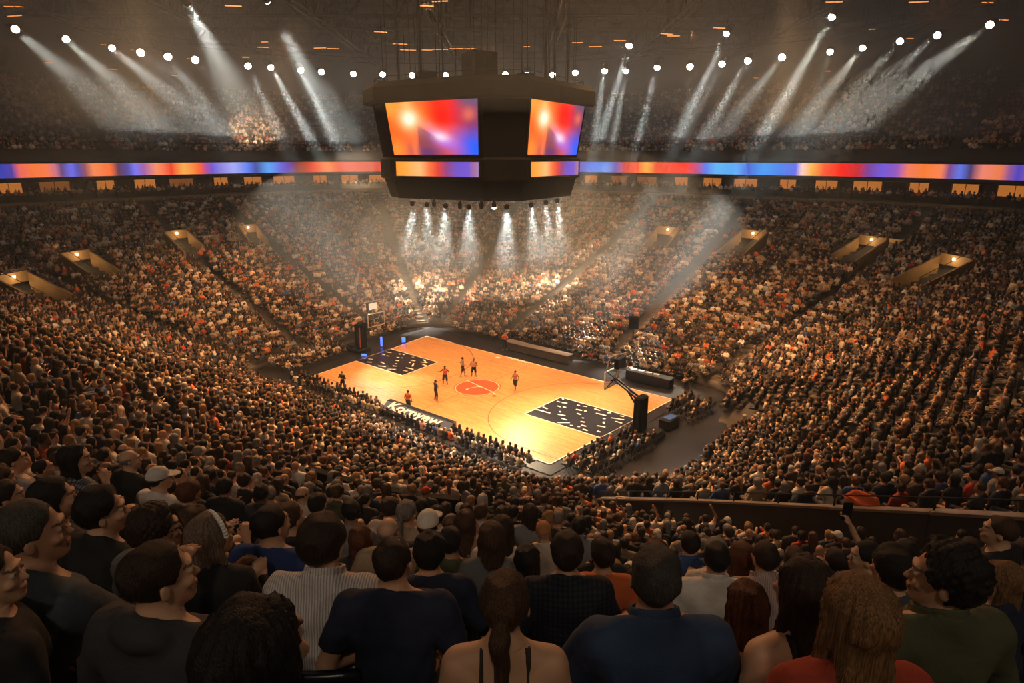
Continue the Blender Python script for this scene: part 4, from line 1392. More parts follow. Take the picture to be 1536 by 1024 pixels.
c, L, rz = along(-1.9, -8.45, 5.7, -8.45)
t = empty('courtside_bench', c, rz); tag(t, 'long navy courtside bench cover with big white lettering by the near sideline', 'scorer bench')
g = MB(); g.add([(x, y, z) for x in (-L / 2, L / 2) for y, z in ((-.62, 0), (.35, 0), (.35, .95), (.05, 1.0), (-.50, .62))], [(4, 3, 2, 1, 0), (5, 6, 7, 8, 9), (0, 1, 6, 5), (1, 2, 7, 6), (2, 3, 8, 7), (3, 4, 9, 8), (4, 0, 5, 9)])
g.build('vinyl_cover', M['navy'], t)
MB().box((0, .2, 1.0), (L + .06, .34, .05), bev=.01).build('bench_top', M['black'], t)


def text_mesh(name, s, size, mat, parent, loc, rot_, shear=.25, ext=.006, w=1.0, wt=.02):
    cu = bpy.data.curves.new(name, 'FONT'); cu.body = s; cu.size = size; cu.shear = shear; cu.extrude = ext; cu.offset = wt; cu.align_x = 'CENTER'; cu.align_y = 'CENTER'
    o = bpy.data.objects.new(name, cu); COL.objects.link(o)
    dg = bpy.context.evaluated_depsgraph_get(); me = bpy.data.meshes.new_from_object(o.evaluated_get(dg)); bpy.data.objects.remove(o)
    me.materials.clear(); me.materials.append(mat)
    t_ = link(name, me, parent); t_.location = loc; t_.rotation_euler = rot_; t_.scale = (w, 1, 1)
    return t_


sl = math.atan2(.38, .55)
text_mesh('lettering', 'Korpyew', .95, M['white'], t, (-.4, -.235, .835), (sl, 0, 0), .3, .008, 1.55, .025)
MB().tube([(-L / 2 + 1.0, -.49, .655), (0, -.56, .60), (L / 2 - 2.0, -.56, .58)], .03, 6).build('underline', M['white'], t)

c, L, rz = along(-4.9, 9.5, 2.6, 9.5)
t = empty('scorers_table', c, rz); tag(t, 'long grey scorers table beside the far sideline', 'table')
MB().box((0, .1, .42), (L, .9, .84), bev=.06).build('table_skirt', noisy(material('grey_skirt', rough=.6), (.10, .085, .07), .2, 1.5), t)
MB().box((0, .1, .87), (L + .1, 1.0, .05), bev=.015).build('table_top', M['rail'], t)
c, L, rz = along(8.7, 9.6, 12.9, 9.6)
t = empty('press_table', c, rz); tag(t, 'dark blue skirted table near the right end of the far sideline', 'table')
MB().box((0, 0, .42), (L, .9, .84), bev=.05).build('table_skirt', M['navy'], t)
MB().box((0, 0, .87), (L + .1, 1.0, .05), bev=.015).build('table_top', M['black'], t)
for k in range(4): MB().box((-L / 2 + .5 + k * .75, .1, .93), (.5, .32, .05), .1 * k).build('paper', M['white'], t)
c, L, rz = along(16.9, 2.2, 16.9, 3.6)
t = empty('camera_table', c, rz); tag(t, 'small black table with a blue cloth beside the near basket stand', 'table')
MB().box((0, 0, .35), (L, .9, .7), bev=.04).build('table_box', M['black'], t)
MB().box((.1, 0, .74), (L * .7, .6, .05), bev=.02).build('blue_cloth', material('blue_cloth', (.03, .12, .5), .7), t)


def chair_proto():
    t = empty('folding_chair')
    MB().box((0, .02, .44), (.42, .42, .05), bev=.02).build('seat', M['seat'], t)
    MB().box((0, -.20, .72), (.42, .04, .34), bev=.02).build('backrest', M['seat'], t)
    for sx in (-.19, .19): MB().bar((sx, -.22, .88), (sx, .18, .0), .028).bar((sx, -.2, 0), (sx, .16, .42), .028).build('leg_frame', M['rail'], t)
    return t


FC = chair_proto(); ch0 = list(FC.children); first = True
blocks = [('block nearest the camera', 15.9, -7.6, 3, 7), ('block beside the near basket stand', 16.1, -3.3, 3, 5), ('block farthest behind the near baseline', 15.8, 4.4, 3, 6)]
SITTERS = []
for lab, u0, v0, nr, nc in blocks:
    for i in range(nr):
        for j in range(nc):
            p = court(u0 + i * .95, v0 + j * .62, 0); q = court(u0 + i * .95 - 1, v0 + j * .62, 0); a = math.atan2(q[1] - p[1], q[0] - p[0]) - PI / 2
            if first: o = FC; first = False
            else:
                o = FC.copy(); COL.objects.link(o)
                for c_ in ch0: k = c_.copy(); COL.objects.link(k); k.parent = o
            o.location = p; o.rotation_euler = (0, 0, a)
            tag(o, 'black folding chair, %s row, %s along, %s' % (ordinal(i + 1), ordinal(j + 1), lab), 'chair', 'courtside folding chairs')
            if random.random() < .62: SITTERS.append([*p, a, 0, 0, 0, 0])
# courtside rows along both sidelines
for v_, n_, f_ in ((-8.9, 46, 1), (-9.9, 46, 1), (10.9, 46, -1), (11.8, 46, -1)):
    for k in range(n_):
        u = -13.5 + k * .6
        if v_ == -8.9 and -2.6 < u < 6.3: continue
        if v_ == 10.9 and (-5.5 < u < 3.2 or 8.2 < u < 13.3): continue
        p = court(u, v_, 0); q = court(u, v_ + f_, 0); a = math.atan2(q[1] - p[1], q[0] - p[0]) - PI / 2
        SITTERS.append([*p, a, 0, 0, 0, 0])

for i in range(4):
    for j in range(12):
        p = court(-16.9 - i * .9, -8.0 + j * .6, 0); q = court(-15, -8.0 + j * .6, 0)
        if random.random() < .9: SITTERS.append([*p, math.atan2(q[1] - p[1], q[0] - p[0]) - PI / 2, 0, 0, 0, 0])
for i in range(3):
    for j in range(8):
        p = court(-18.2 - i * .9, 3.4 + j * .6, 0); q = court(-15, 3.4 + j * .6, 0)
        if random.random() < .8: SITTERS.append([*p, math.atan2(q[1] - p[1], q[0] - p[0]) - PI / 2, 0, 0, 0, 0])

# courtside loudspeaker boxes standing in the right hand stand
for x, y, lb in ((949, 513, 'black box on a stand among the crowd right of the scorers table'),):
    P = ray_bowl(x, y); t = empty('loudspeaker', P); tag(t, lb, 'speaker')
    MB().box((0, 0, 2.0), (.9, .6, 1.2), bev=.05).build('cabinet', M['matte'], t); MB().bar((0, 0, 0), (0, 0, 1.5), .1).build('stand', M['black'], t)
# warm scoring lamps and work lights on the floor behind the far basket

# ---------------------------------------------------------------- hanging scoreboard
I1 = np.array([-1.95, 45.0]); O1 = np.array([-9.2, 49.0]); I2 = np.array([.96, 45.2]); O2 = np.array([5.5, 52.3])
dL = (O1 - I1) / np.linalg.norm(O1 - I1); dR = (O2 - I2) / np.linalg.norm(O2 - I2)
k_ = np.linalg.solve(np.column_stack([dL, -dR]), I2 - I1); X_ = I1 + dL * k_[0]
SBC = X_ + dL * (np.linalg.norm(I1 - X_) + np.linalg.norm(O1 - I1) / 2) + dR * (np.linalg.norm(I2 - X_) + np.linalg.norm(O2 - I2) / 2)
SBP = [I1, I2, O2, 2 * SBC - O1, 2 * SBC - I1, 2 * SBC - I2, 2 * SBC - O2, O1]
zy = lambda y, Y=45.0: at_y(727, y, Y)[2]


def sb_ring(k, z): return [(*(SBC + (p - SBC) * k), z) for p in SBP]


def sb_shell(levels, name, parent, mat=None):
    V = []
    for k, z in levels: V += sb_ring(k, z)
    n = 8; Fs = [tuple(range(n - 1, -1, -1)), tuple(range(len(V) - n, len(V)))]
    for a in range(len(levels) - 1):
        for i in range(n): j = (i + 1) % n; Fs.append((a * n + i, a * n + j, (a + 1) * n + j, (a + 1) * n + i))
    V = np.array(V) - [*SBC, 0]
    return link(name, mesh_from(name, V, [f for f in Fs], mat or M['board']), parent)


M['board'] = noisy(material('scoreboard_black', rough=.7, spec=.1), (.002, .002, .0023), .5, .8)
M['screen'] = emitter_attr('led_screen', 1.0); M['ribbon'] = emitter_attr('led_ribbon', 1.0)
sb = empty('scoreboard', (*SBC, 0)); tag(sb, 'huge black hanging scoreboard with glowing orange and blue screens over the court', 'scoreboard')
zt0, zt1 = zy(144), zy(112); zs0, zs1 = zy(233), zy(146.5); zl0, zl1 = zy(267), zy(242); zb = zy(303)
sb_shell([(1.10, zt0 - .15), (1.12, zt0), (1.12, zt1 - .4), (1.05, zt1)], 'top_collar', sb)
sb_shell([(.955, zs0 - .3), (1.03, zt0 - .1)], 'upper_body', sb)
sb_shell([(.90, zb), (.95, zl0 - .25), (.985, zl0 - .15), (.985, zl1 + .1), (.95, zl1 + .35)], 'lower_body', sb)
g = MB(); g.box((.0, 0, zt1 + 1.1), (2.1, 2.1, 2.5), .5, .1); g.build('winch_box', M['board'], sb)
for i, (ox, oy) in enumerate(((-4.2, 1), (3.5, 2.5))): MB().box((ox, oy, zt1 + .5), (1.2, 1.2, 1.3), .5, .05).build('cable_box', M['matte'], sb)
g = MB(); R1 = [np.array(p) - [*SBC, 0] for p in sb_ring(1.0, zt1 + .35)]
for i in range(8): g.bar(R1[i], R1[(i + 1) % 8], .06, n=5); g.bar(R1[i], R1[i] - [0, 0, .5], .05, n=5)
g.build('top_rail', M['rail'] if False else M['black'], sb)


def picture(u, v):
    "the glowing abstract picture of the big screens; u to the right, v up, 0..1"
    G = lambda cx, cy, sx, sy, a=0: np.exp(-((((u - cx) * math.cos(a) + (v - cy) * math.sin(a)) / sx) ** 2 + ((-(u - cx) * math.sin(a) + (v - cy) * math.cos(a)) / sy) ** 2))
    c = np.zeros(u.shape + (3,))
    def mix(w, col):
        nonlocal c
        w = np.clip(w, 0, 1)[..., None]; c = c * (1 - w) + np.array(col) * w
    c[...] = (.85, .10, .01)
    mix(smooth((u - .35) / .25) * smooth((v - .35) / .3), (.85, .012, .006))
    mix(smooth((u - .62) / .35) * .95, (.16, .03, .12))
    mix(smooth((u - .72) / .2) * smooth((v - .75) / .25), (.10, .07, .16))
    mix(smooth((u - .55 + .25 * (v - .2)) / .4) * smooth((.62 - v) / .5), (.0, .10, .85))
    mix(G(.42, .05, .25, .22), (.12, .03, .14))
    mix(G(.05, .92, .18, .2) * .9, (1.0, .33, .03)); mix(G(.06, .1, .12, .22) * .7, (1.0, .30, .03)); mix(G(.28, .1, .04, .35) * .6, (1.0, .22, .03))
    mix(G(.24, .95, .07, .4) * .8, (1.0, .45, .12))
    mix(G(.45, .52, .32, .085, -.85) * .85, (.95, .22, .16)); mix(G(.60, .28, .22, .10, -.7) * .8, (.28, .14, .85)); mix(G(.58, .34, .10, .07, -.7), (1.0, .62, .72))
    w = smooth((u - .325) / .01) * smooth((.60 - v - (u - .32) * 1.15) / .03) * smooth((v - .02) / .25) * smooth((.62 - u) / .2)
    mix(w * .65, (.10, .045, .06))
    mix(G(.90, .73, .07, .12) * .75, (.75, .16, .08))
    mix(G(.25, .68, .13, .20), (1.0, .48, .10)); mix(G(.25, .68, .075, .13), (1.0, .92, .72))
    return c * 1.25


def band(u, stops):
    xs = [s[0] for s in stops]; return np.stack([np.interp(u, xs, [s[1][i] for s in stops]) for i in range(3)], -1)


LOWB = [(0, (1, .30, .03)), (.12, (1, .36, .05)), (.3, (1, .48, .18)), (.42, (.9, .16, .05)), (.52, (.7, .05, .03)), (.62, (.28, .05, .18)), (.75, (.14, .08, .55)), (.88, (.16, .09, .6)), (.94, (.35, .14, .25)), (1, (.3, .2, .5))]


def sb_screen(i0, i1, ka, za, kb, zb_, u0, u1, name, fn, nx=56, ny=32):
    "screen on the face between corners i0 (picture's left) and i1, from level a (bottom) to level b"
    A0, A1 = [np.array(sb_ring(ka, za)[i]) for i in (i0, i1)]; B0, B1 = [np.array(sb_ring(kb, zb_)[i]) for i in (i0, i1)]
    off = (B0 + B1 + A0 + A1) / 4 - [*SBC, (za + zb_) / 2]; off[2] = 0; off /= np.linalg.norm(off)
    u = np.linspace(0, 1, nx + 1); v = np.linspace(0, 1, ny + 1); U_, V_ = np.meshgrid(u, v, indexing='ij')
    uu = u0 + (u1 - u0) * U_[..., None]
    P = (A0 * (1 - uu) + A1 * uu) * (1 - V_[..., None]) + (B0 * (1 - uu) + B1 * uu) * V_[..., None] + off * .07 - [*SBC, 0]
    C = fn(U_, V_)
    idx = lambda i, j: i * (ny + 1) + j
    Fs = np.array([(idx(i, j), idx(i + 1, j), idx(i + 1, j + 1), idx(i, j + 1)) for i in range(nx) for j in range(ny)])
    o = link(name, mesh_from(name, P.reshape(-1, 3), Fs, M['screen'], col=C.reshape(-1, 3)), sb)
    g = MB(); c4 = [P[0, 0], P[-1, 0], P[-1, -1], P[0, -1]]
    for i in range(4): g.bar(c4[i], c4[(i + 1) % 4], .10, .10)
    g.build('screen_frame', M['black'], o)
    return o


kz = lambda z: .955 + (1.03 - .955) * (z - (zs0 - .3)) / ((zt0 - .1) - (zs0 - .3))
for i0, i1 in ((7, 0), (1, 2), (3, 4), (5, 6)):
    sb_screen(i0, i1, kz(zs0), zs0, kz(zs1), zs1, .03, .965, 'large_screen', picture)
    sb_screen(i0, i1, .985, zl0, .985, zl1, .07, .965, 'lower_screen', lambda U_, V_: band(U_, LOWB) * 1.1, 40, 2)
# light the screens throw on the haze and stands comes from their own glow
# ring of lamps under the scoreboard
SBL = [(618, 297, 1, 612, 380), (640, 299, .8, 646, 380), (668, 300, 1, 662, 400), (703, 302, 1, 703, 400), (741, 301, .0, 741, 400), (760, 303, 1.3, 760, 400), (797, 299, 1, 806, 390), (819, 297, .8, 826, 380), (836, 294, .8, 850, 380), (651, 302, 0, 0, 0), (722, 307, 0, 0, 0), (690, 304, 0, 0, 0)]
for i, (x, y, k, tx, ty) in enumerate(SBL):
    Y = 45.6 if 690 < x < 780 else (45.6 + (690 - x) * .045 if x <= 690 else 45.6 + (x - 780) * .11)
    L = at_y(x, y, Y); L[2] = zb - .42
    T = at_y(tx, 432, 78) if k else L - [0, 0, 5]
    stage_lamp(L, T, 'lamp clamped under the hanging scoreboard, %s from the left of that row' % ordinal(1 + sorted([q[0] for q in SBL]).index(x)), 'lamps under the scoreboard', 120000 * k, 11, (1, .90, .74), .9 if k else .8, None if k else (M['warm_lens'] if x == 741 else M['black']))
# hoist columns from the scoreboard up into the roof
HX = [(575, 4, .05), (581, 5, .05), (598, 3, .16), (608, 8, .05), (616, 6, .05), (624, 10, .05), (632, 3, .3), (655, 1, .05), (660, 2, .06), (665, 0, .12), (684, 6, .05), (707, 8, .08), (712, 3, .05), (723, 9, .1), (732, 2, .06), (744, 6, .05), (755, 8, .06), (770, 1, .05), (783, 4, .07), (791, 2, .06), (802, 0, .08), (818, 3, .30), (824, 6, .05), (831, 2, .18), (851, 5, .22), (860, 7, .04), (863, 3, .04)]
for i, (x, dy, w) in enumerate(HX):
    Y = 49 + dy * .8; P = at_y(x, 120, Y)
    q = P[:2] - SBC; r = np.linalg.norm(q)
    zc = zt1 - .05
    g = MB()
    if w > .14:
        g.bar((0, 0, zc), (0, 0, 36.6), w * .6)
        for s_ in (-1, 1): g.bar((s_ * w * .6, 0, zc), (s_ * w * .6, 0, 36.6), .03)
    else: g.bar((0, 0, zc), (0, 0, 36.6), w, n=6)
    o = g.build('hoist_pole' if w > .1 else 'hoist_cable', M['board']); o.location = (P[0], P[1], 0)
    tag(o, '%s vertical hoist %s holding the scoreboard, %s from the left of them all' % ('thick dark' if w > .14 else 'thin dark', 'pole' if w > .1 else 'cable', ordinal(i + 1)), 'hoist cable', 'hoists of the scoreboard')

# ---------------------------------------------------------------- light ribbon, suites, fascia
qs = np.linspace(0, 8, 3201)[:-1]
RS = 42.8
P_ = ring(qs, RS); pc = np.column_stack([P_, np.full(len(P_), 17.6)]); rx, ry, rf = project(pc)
vis = (near_w(P_) < .35)
# longest visible run
idx = np.where(vis)[0]; brk = np.where(np.diff(idx) > 1)[0]
run = np.concatenate([idx[brk[-1] + 1:], idx[:brk[0] + 1]]) if len(brk) and vis[0] and vis[-1] else idx
QRUN = qs[run]; QRUN = np.where(QRUN < QRUN[0], QRUN + 8, QRUN)


def arc_mesh(name, prof, mat, cols=None, q=None, thick=None):
    q = QRUN if q is None else q; V = []
    for s, z in prof: V.append(np.column_stack([ring(q, s), np.full(len(q), z)]))
    V = np.stack(V, 1).reshape(-1, 3); m = len(prof); i = np.arange(len(q) - 1); Fq = []
    for a in range(m - 1): Fq.append(np.column_stack([i * m + a, (i + 1) * m + a, (i + 1) * m + a + 1, i * m + a + 1]))
    return link(name, mesh_from(name, V, np.vstack(Fq), mat, col=cols))


RIB = [(-200, (.3, .05, .2)), (-60, (1, .2, .05)), (0, (.02, .05, .5)), (18, (.08, .05, .4)), (30, (.9, .15, .12)), (50, (1, .20, .05)), (70, (1, .22, .08)), (84, (.6, .18, .3)), (92, (.12, .06, .2)), (107, (.14, .16, .95)), (118, (.1, .08, .4)), (128, (.3, .08, .12)), (140, (1, .28, .1)), (165, (1, .17, .04)), (177, (.12, .04, .08)), (192, (.08, .07, .4)), (203, (.2, .2, 1)), (215, (.35, .12, .45)), (235, (1, .30, .14)), (257, (.9, .05, .02)), (276, (1, .45, .08)), (300, (1, .12, .03)), (308, (.5, .08, .3)), (318, (.16, .1, .7)), (350, (.38, .42, 1)), (372, (.10, .22, .95)), (384, (.05, .07, .35)), (403, (.10, .40, 1)), (420, (.15, .15, .8)), (434, (.14, .05, .4)), (446, (.25, .03, .02)), (458, (.5, .05, .02)), (470, (.9, .08, .04)), (492, (1, .28, .08)), (512, (.8, .07, .04)), (560, (.7, .06, .04)), (592, (.9, .06, .04)),
       (866, (.14, .08, .5)), (885, (.05, .18, .9)), (908, (.15, .35, 1)), (924, (.15, .1, .5)), (938, (.7, .04, .03)), (956, (1, .10, .03)), (970, (1, .5, .08)), (984, (.9, .08, .03)), (1030, (1, .02, .01)), (1046, (.5, .08, .25)), (1058, (.10, .2, .9)), (1075, (.12, .5, 1)), (1105, (.08, .4, 1)), (1122, (.02, .1, .7)), (1145, (.05, .35, 1)), (1170, (.04, .22, .9)), (1194, (.12, .16, .9)), (1203, (1, .65, .6)), (1216, (1, .5, .08)), (1236, (1, .1, .03)), (1262, (1, .008, .005)), (1288, (.6, .02, .04)), (1302, (.2, .05, .35)), (1322, (.16, .10, .8)), (1345, (.3, .1, .6)), (1362, (.95, .22, .12)), (1386, (1, .22, .03)), (1412, (1, .25, .1)), (1424, (.2, .07, .3)), (1440, (.12, .2, .9)), (1456, (.06, .04, .15)), (1474, (.9, .25, .18)), (1500, (.9, .22, .08)), (1514, (.3, .1, .35)), (1528, (.06, .06, .6)), (1560, (.5, .1, .2)), (1700, (1, .2, .05))]
RX = project(np.column_stack([ring(QRUN, RS), np.full(len(QRUN), 17.6)]))[0]
RX = np.where(project(np.column_stack([ring(QRUN, RS), np.full(len(QRUN), 17.6)]))[2] < 5, 1700, RX)
cols = band(RX, RIB); cols = np.repeat(cols[:, None], 2, 1).reshape(-1, 3) * 1.0
rb = arc_mesh('light_ribbon', [(RS, 16.75), (RS, 18.30)], M['ribbon'], cols)
tag(rb, 'long glowing ribbon screen of orange, red and blue running around the balcony', 'ribbon screen')
e_ = arc_mesh('trim_1', [(RS - .02, 18.32), (RS - .06, 18.34), (RS - .06, 18.6), (RS + .8, 18.6)], M['black']); tag(e_, 'thin black edge above the light ribbon', 'trim', kind='structure')
e_ = arc_mesh('trim_2', [(RS + .4, 16.2), (RS - .06, 16.4), (RS - .06, 16.72), (RS, 16.75)], M['black']); tag(e_, 'thin black edge below the light ribbon', 'trim', kind='structure')
e_ = arc_mesh('ceiling_suites', [(RS + .3, 16.45), (47.2, 16.45)], M['concrete']); tag(e_, 'low dark ceiling over the suite level', 'ceiling', kind='structure')
e_ = arc_mesh('wall_suites', [(47.0, 16.5), (47.0, 13.6)], M['wall']); tag(e_, 'warm brown back wall of the suites below the light ribbon', 'wall', kind='structure')
e_ = arc_mesh('floor_suites', [(47.0, 13.85), (41.0, 13.6), (40.9, 14.15), (40.6, 14.15), (40.6, 13.0), (38.3, 12.5)], M['concrete']); tag(e_, 'concrete floor and parapet of the suite level', 'floor', kind='structure')
e_ = arc_mesh('trim_3', [(40.55, 13.65), (40.52, 13.68), (40.52, 14.0), (40.55, 14.05)], M['tan']); tag(e_, 'pale band along the front of the suite parapet', 'trim', kind='structure')
SL = []
M['suite_glow'] = material('lit_suite_window', (.3, .15, .05), .6, emit=(1, .33, .06), estr=.42)
M['suite_dim'] = material('dim_suite_window', (.3, .15, .05), .6, emit=(1, .33, .08), estr=.16)
q, Ltab = q_table(46.9, 3200); tot = Ltab[-1]; nwin = int(tot / 5.2); wn = 0
for i in range(nwin):
    l0 = i * 5.2 + .4; qq = np.interp([l0, l0 + 3.6 - (i * 7 % 3) * .6], Ltab, q)
    Pm = ring(np.array([qq.mean()]), 46.9)[0]
    px_, py_, pf_ = project(np.array([*Pm, 15.2]))
    if near_w(Pm[None])[0] > .3 or pf_ < 5 or not -60 < px_ < 1600: continue
    A, B = ring(np.array(qq), 46.85); V = [(*A, 14.9), (*B, 14.9), (*B, 16.15), (*A, 16.15)]
    wn += 1; t = MB(); t.add(V, [(0, 1, 2, 3)]); r_ = random.random()
    o = t.build('window_%d' % wn, M['suite_glow'] if r_ < .6 else M['suite_dim'])
    tag(o, 'warmly lit suite window below the light ribbon', 'window', 'lit windows of the suites', 'structure')
    g = MB()
    for pp in (A, B): g.bar((*pp, 14.0), (*pp, 16.4), .25)
    g.bar((*A, 14.55), (*B, 14.55), .12); g.bar(((A + B)[0] / 2, (A + B)[1] / 2, 14.6), ((A + B)[0] / 2, (A + B)[1] / 2, 16.1), .06)
    g.build('window_frame', M['wall'], o)
# people standing in the suites, and rows below
SUITE = []
for s_, z_, sp in ((41.6, 13.62, .62), (42.6, 13.68, .75)):
    q, L = q_table(s_, 1600); n = int(L[-1] / sp)
    qq = np.interp(np.arange(n) * sp, L, q); P = ring(qq, s_); P2 = ring(qq, s_ - 1)
    w = near_w(P) < .3; x_, y_, f_ = project(np.column_stack([P, np.full(n, z_)]))
    w &= (f_ > 5) & (x_ > -60) & (x_ < 1600) & (np.random.default_rng(5).uniform(size=n) < .8)
    d = P2 - P; SUITE.append(np.column_stack([P, np.full(n, z_), np.arctan2(d[:, 1], d[:, 0]) - PI / 2] + [np.zeros(n)] * 4)[w])
SUITE = np.vstack(SUITE); SUITE[:, 2] += .42
# upper back wall, roof
e_ = arc_mesh('wall_upper', [(60.4, 28.6), (60.4, 37.4)], M['wall'], q=np.linspace(0, 8, 400)); tag(e_, 'dim brown wall behind the top row of the upper deck', 'wall', kind='structure')
g = MB(); P0 = ring(np.linspace(0, 8, 65)[:-1], 60.6); g.add([(x, y, 37.3) for x, y in P0], [tuple(range(63, -1, -1))]); o = g.build('ceiling', M['matte']); tag(o, 'black arena roof deck above the trusses', 'ceiling', kind='structure')


def roof_truss(a, b, z0, z1, label, w=.9):
    a = np.array(a, float); b = np.array(b, float); L = np.linalg.norm(b - a); d = (b - a) / L; n = np.array([-d[1], d[0]])
    t = empty('roof_truss', (*a, 0), math.atan2(d[1], d[0])); tag(t, label, 'truss', 'roof trusses')
    g = MB()
    for y in (-w / 2, w / 2):
        for z in (z0, z1): g.bar((0, y, z), (L, y, z), .16)
    g.build('chords', M['truss'], t); g = MB(); m = max(2, int(L / 2.6))
    for i in range(m):
        x0, x1 = L * i / m, L * (i + 1) / m
        for y in (-w / 2, w / 2): g.bar((x0, y, z0 if i % 2 else z1), (x1, y, z1 if i % 2 else z0), .09); g.bar((x0, y, z0), (x0, y, z1), .07)
        g.bar((x0, -w / 2, z0), (x0, w / 2, z0), .07)
    g.build('web', M['truss'], t)
    return t


for i, Y in enumerate((58, 66, 75, 84, 93, 102)):
    half = math.sqrt(max(60.0 ** 2 - (Y - CEN[1]) ** 2, 100)) * .98
    roof_truss((CEN[0] - half, Y), (CEN[0] + half, Y), 33.6 + (i % 2) * .3, 36.4, 'dark steel truss crossing the roof from side to side, %s from the scoreboard' % ordinal(i + 1))
for i, X in enumerate((-46, -33, -20, -8, 5, 17, 30, 43)):
    y1 = CEN[1] + math.sqrt(60 ** 2 - (X - CEN[0]) ** 2) * .98; y0 = max(52.0, 2 * CEN[1] - y1)
    roof_truss((X, y0), (X + (X - 0) * .05, y1), 32.8, 35.9, 'dark steel truss running away from the camera under the roof, %s from the left' % ordinal(i + 1), .8)
# ring truss that carries the lamps
pts = [np.array(at_z(l[0], l[1], 30.0)) for l in sorted(LAMPS) if not (l[1] < 10 or l[1] in (25, 50, 68))]
for i in range(len(pts) - 1):
    a, b = pts[i].copy(), pts[i + 1].copy(); a[2] = b[2] = 31.5; L = np.linalg.norm(b - a)
    t = empty('lamp_bar', a, math.atan2(b[1] - a[1], b[0] - a[0])); tag(t, 'dark lattice bar between the %s and %s lamps from the left of the curved row' % (ordinal(i + 1), ordinal(i + 2)), 'truss', 'lattice bars carrying the lamps')
    g = MB().bar((0, 0, 0), (L, 0, 0), .09).bar((0, 0, .6), (L, 0, .6), .09); g.build('chords', M['truss'], t)
    g = MB(); m = max(2, int(L / .9))
    for k in range(m): g.bar((L * k / m, 0, 0 if k % 2 else .6), (L * (k + 1) / m, 0, .6 if k % 2 else 0), .05)
    g.bar((0, 0, .6), (0, 0, 3), .05)
    g.build('web', M['truss'], t)
for x, y in ((1248, 25), (1090, 50), (944, 68), (281, 4), (400, 0)):
    p = at_z(x, y, 31.5); o = MB().bar((0, 0, .9), (0, 0, 5.8), .08).build('lamp_hanger', M['truss']); o.location = p
    tag(o, 'dark drop pole holding the spotlight %s' % {1248: 'with the longest beam on the right', 1090: 'just left of the longest right hand beam', 944: 'nearest to the right of the scoreboard', 281: 'at the top edge left of the scoreboard', 400: 'at the top edge nearest the scoreboard'}[x], 'pole')
# amber emission strips imitating light caught on the roof steel
GLOW_STRIPS = [(21, 10, 1), (22, 24, 1), (73, 94, .5), (169, 104, .6), (262, 113, .5), (350, 9, .8), (157, 67, .4), (201, 75, .4), (243, 77, .3), (285, 88, .4), (397, 63, .4), (369, 86, .5), (660, 74, 1.2), (685, 73, 1), (612, 75, 1.2), (640, 75, .8), (705, 73, .8), (571, 48, .8), (600, 66, 1), (480, 72, .9), (500, 73, .8), (395, 71, .8), (893, 70, .9), (930, 61, .8), (1080, 42, .9), (1251, 3, .8), (1378, 3, .9), (1480, 4, .6), (1309, 44, .3), (1363, 58, .5), (1505, 30, .6), (1134, 117, .4), (1242, 107, .4), (1289, 134, .3), (1000, 51, .8), (1010, 54, .8), (640, 9, .7), (660, 2, .8), (866, 64, .7), (790, 70, .4)]
for i, (x, y, s_) in enumerate(sorted(GLOW_STRIPS)):
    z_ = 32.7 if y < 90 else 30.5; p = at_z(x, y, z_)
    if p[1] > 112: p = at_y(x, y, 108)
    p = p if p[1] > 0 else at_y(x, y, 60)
    t = empty('glow_strip', p, random.uniform(-.3, .3)); tag(t, 'small amber strip imitating lit roof steel, %s from the left' % ordinal(i + 1), 'lamp', 'amber glow strips in the roof')
    MB().box((0, 0, .09), (1.7 * s_ + .3, .2, .12), bev=.02).build('housing', M['truss'], t)  # dark backing bar of the added glow strip
    MB().box((0, -.02, 0), (1.6 * s_ + .2, .18, .06), bev=.01).build('tube', M['amber'], t)  # glowing bar in place of lit metal, not a lamp

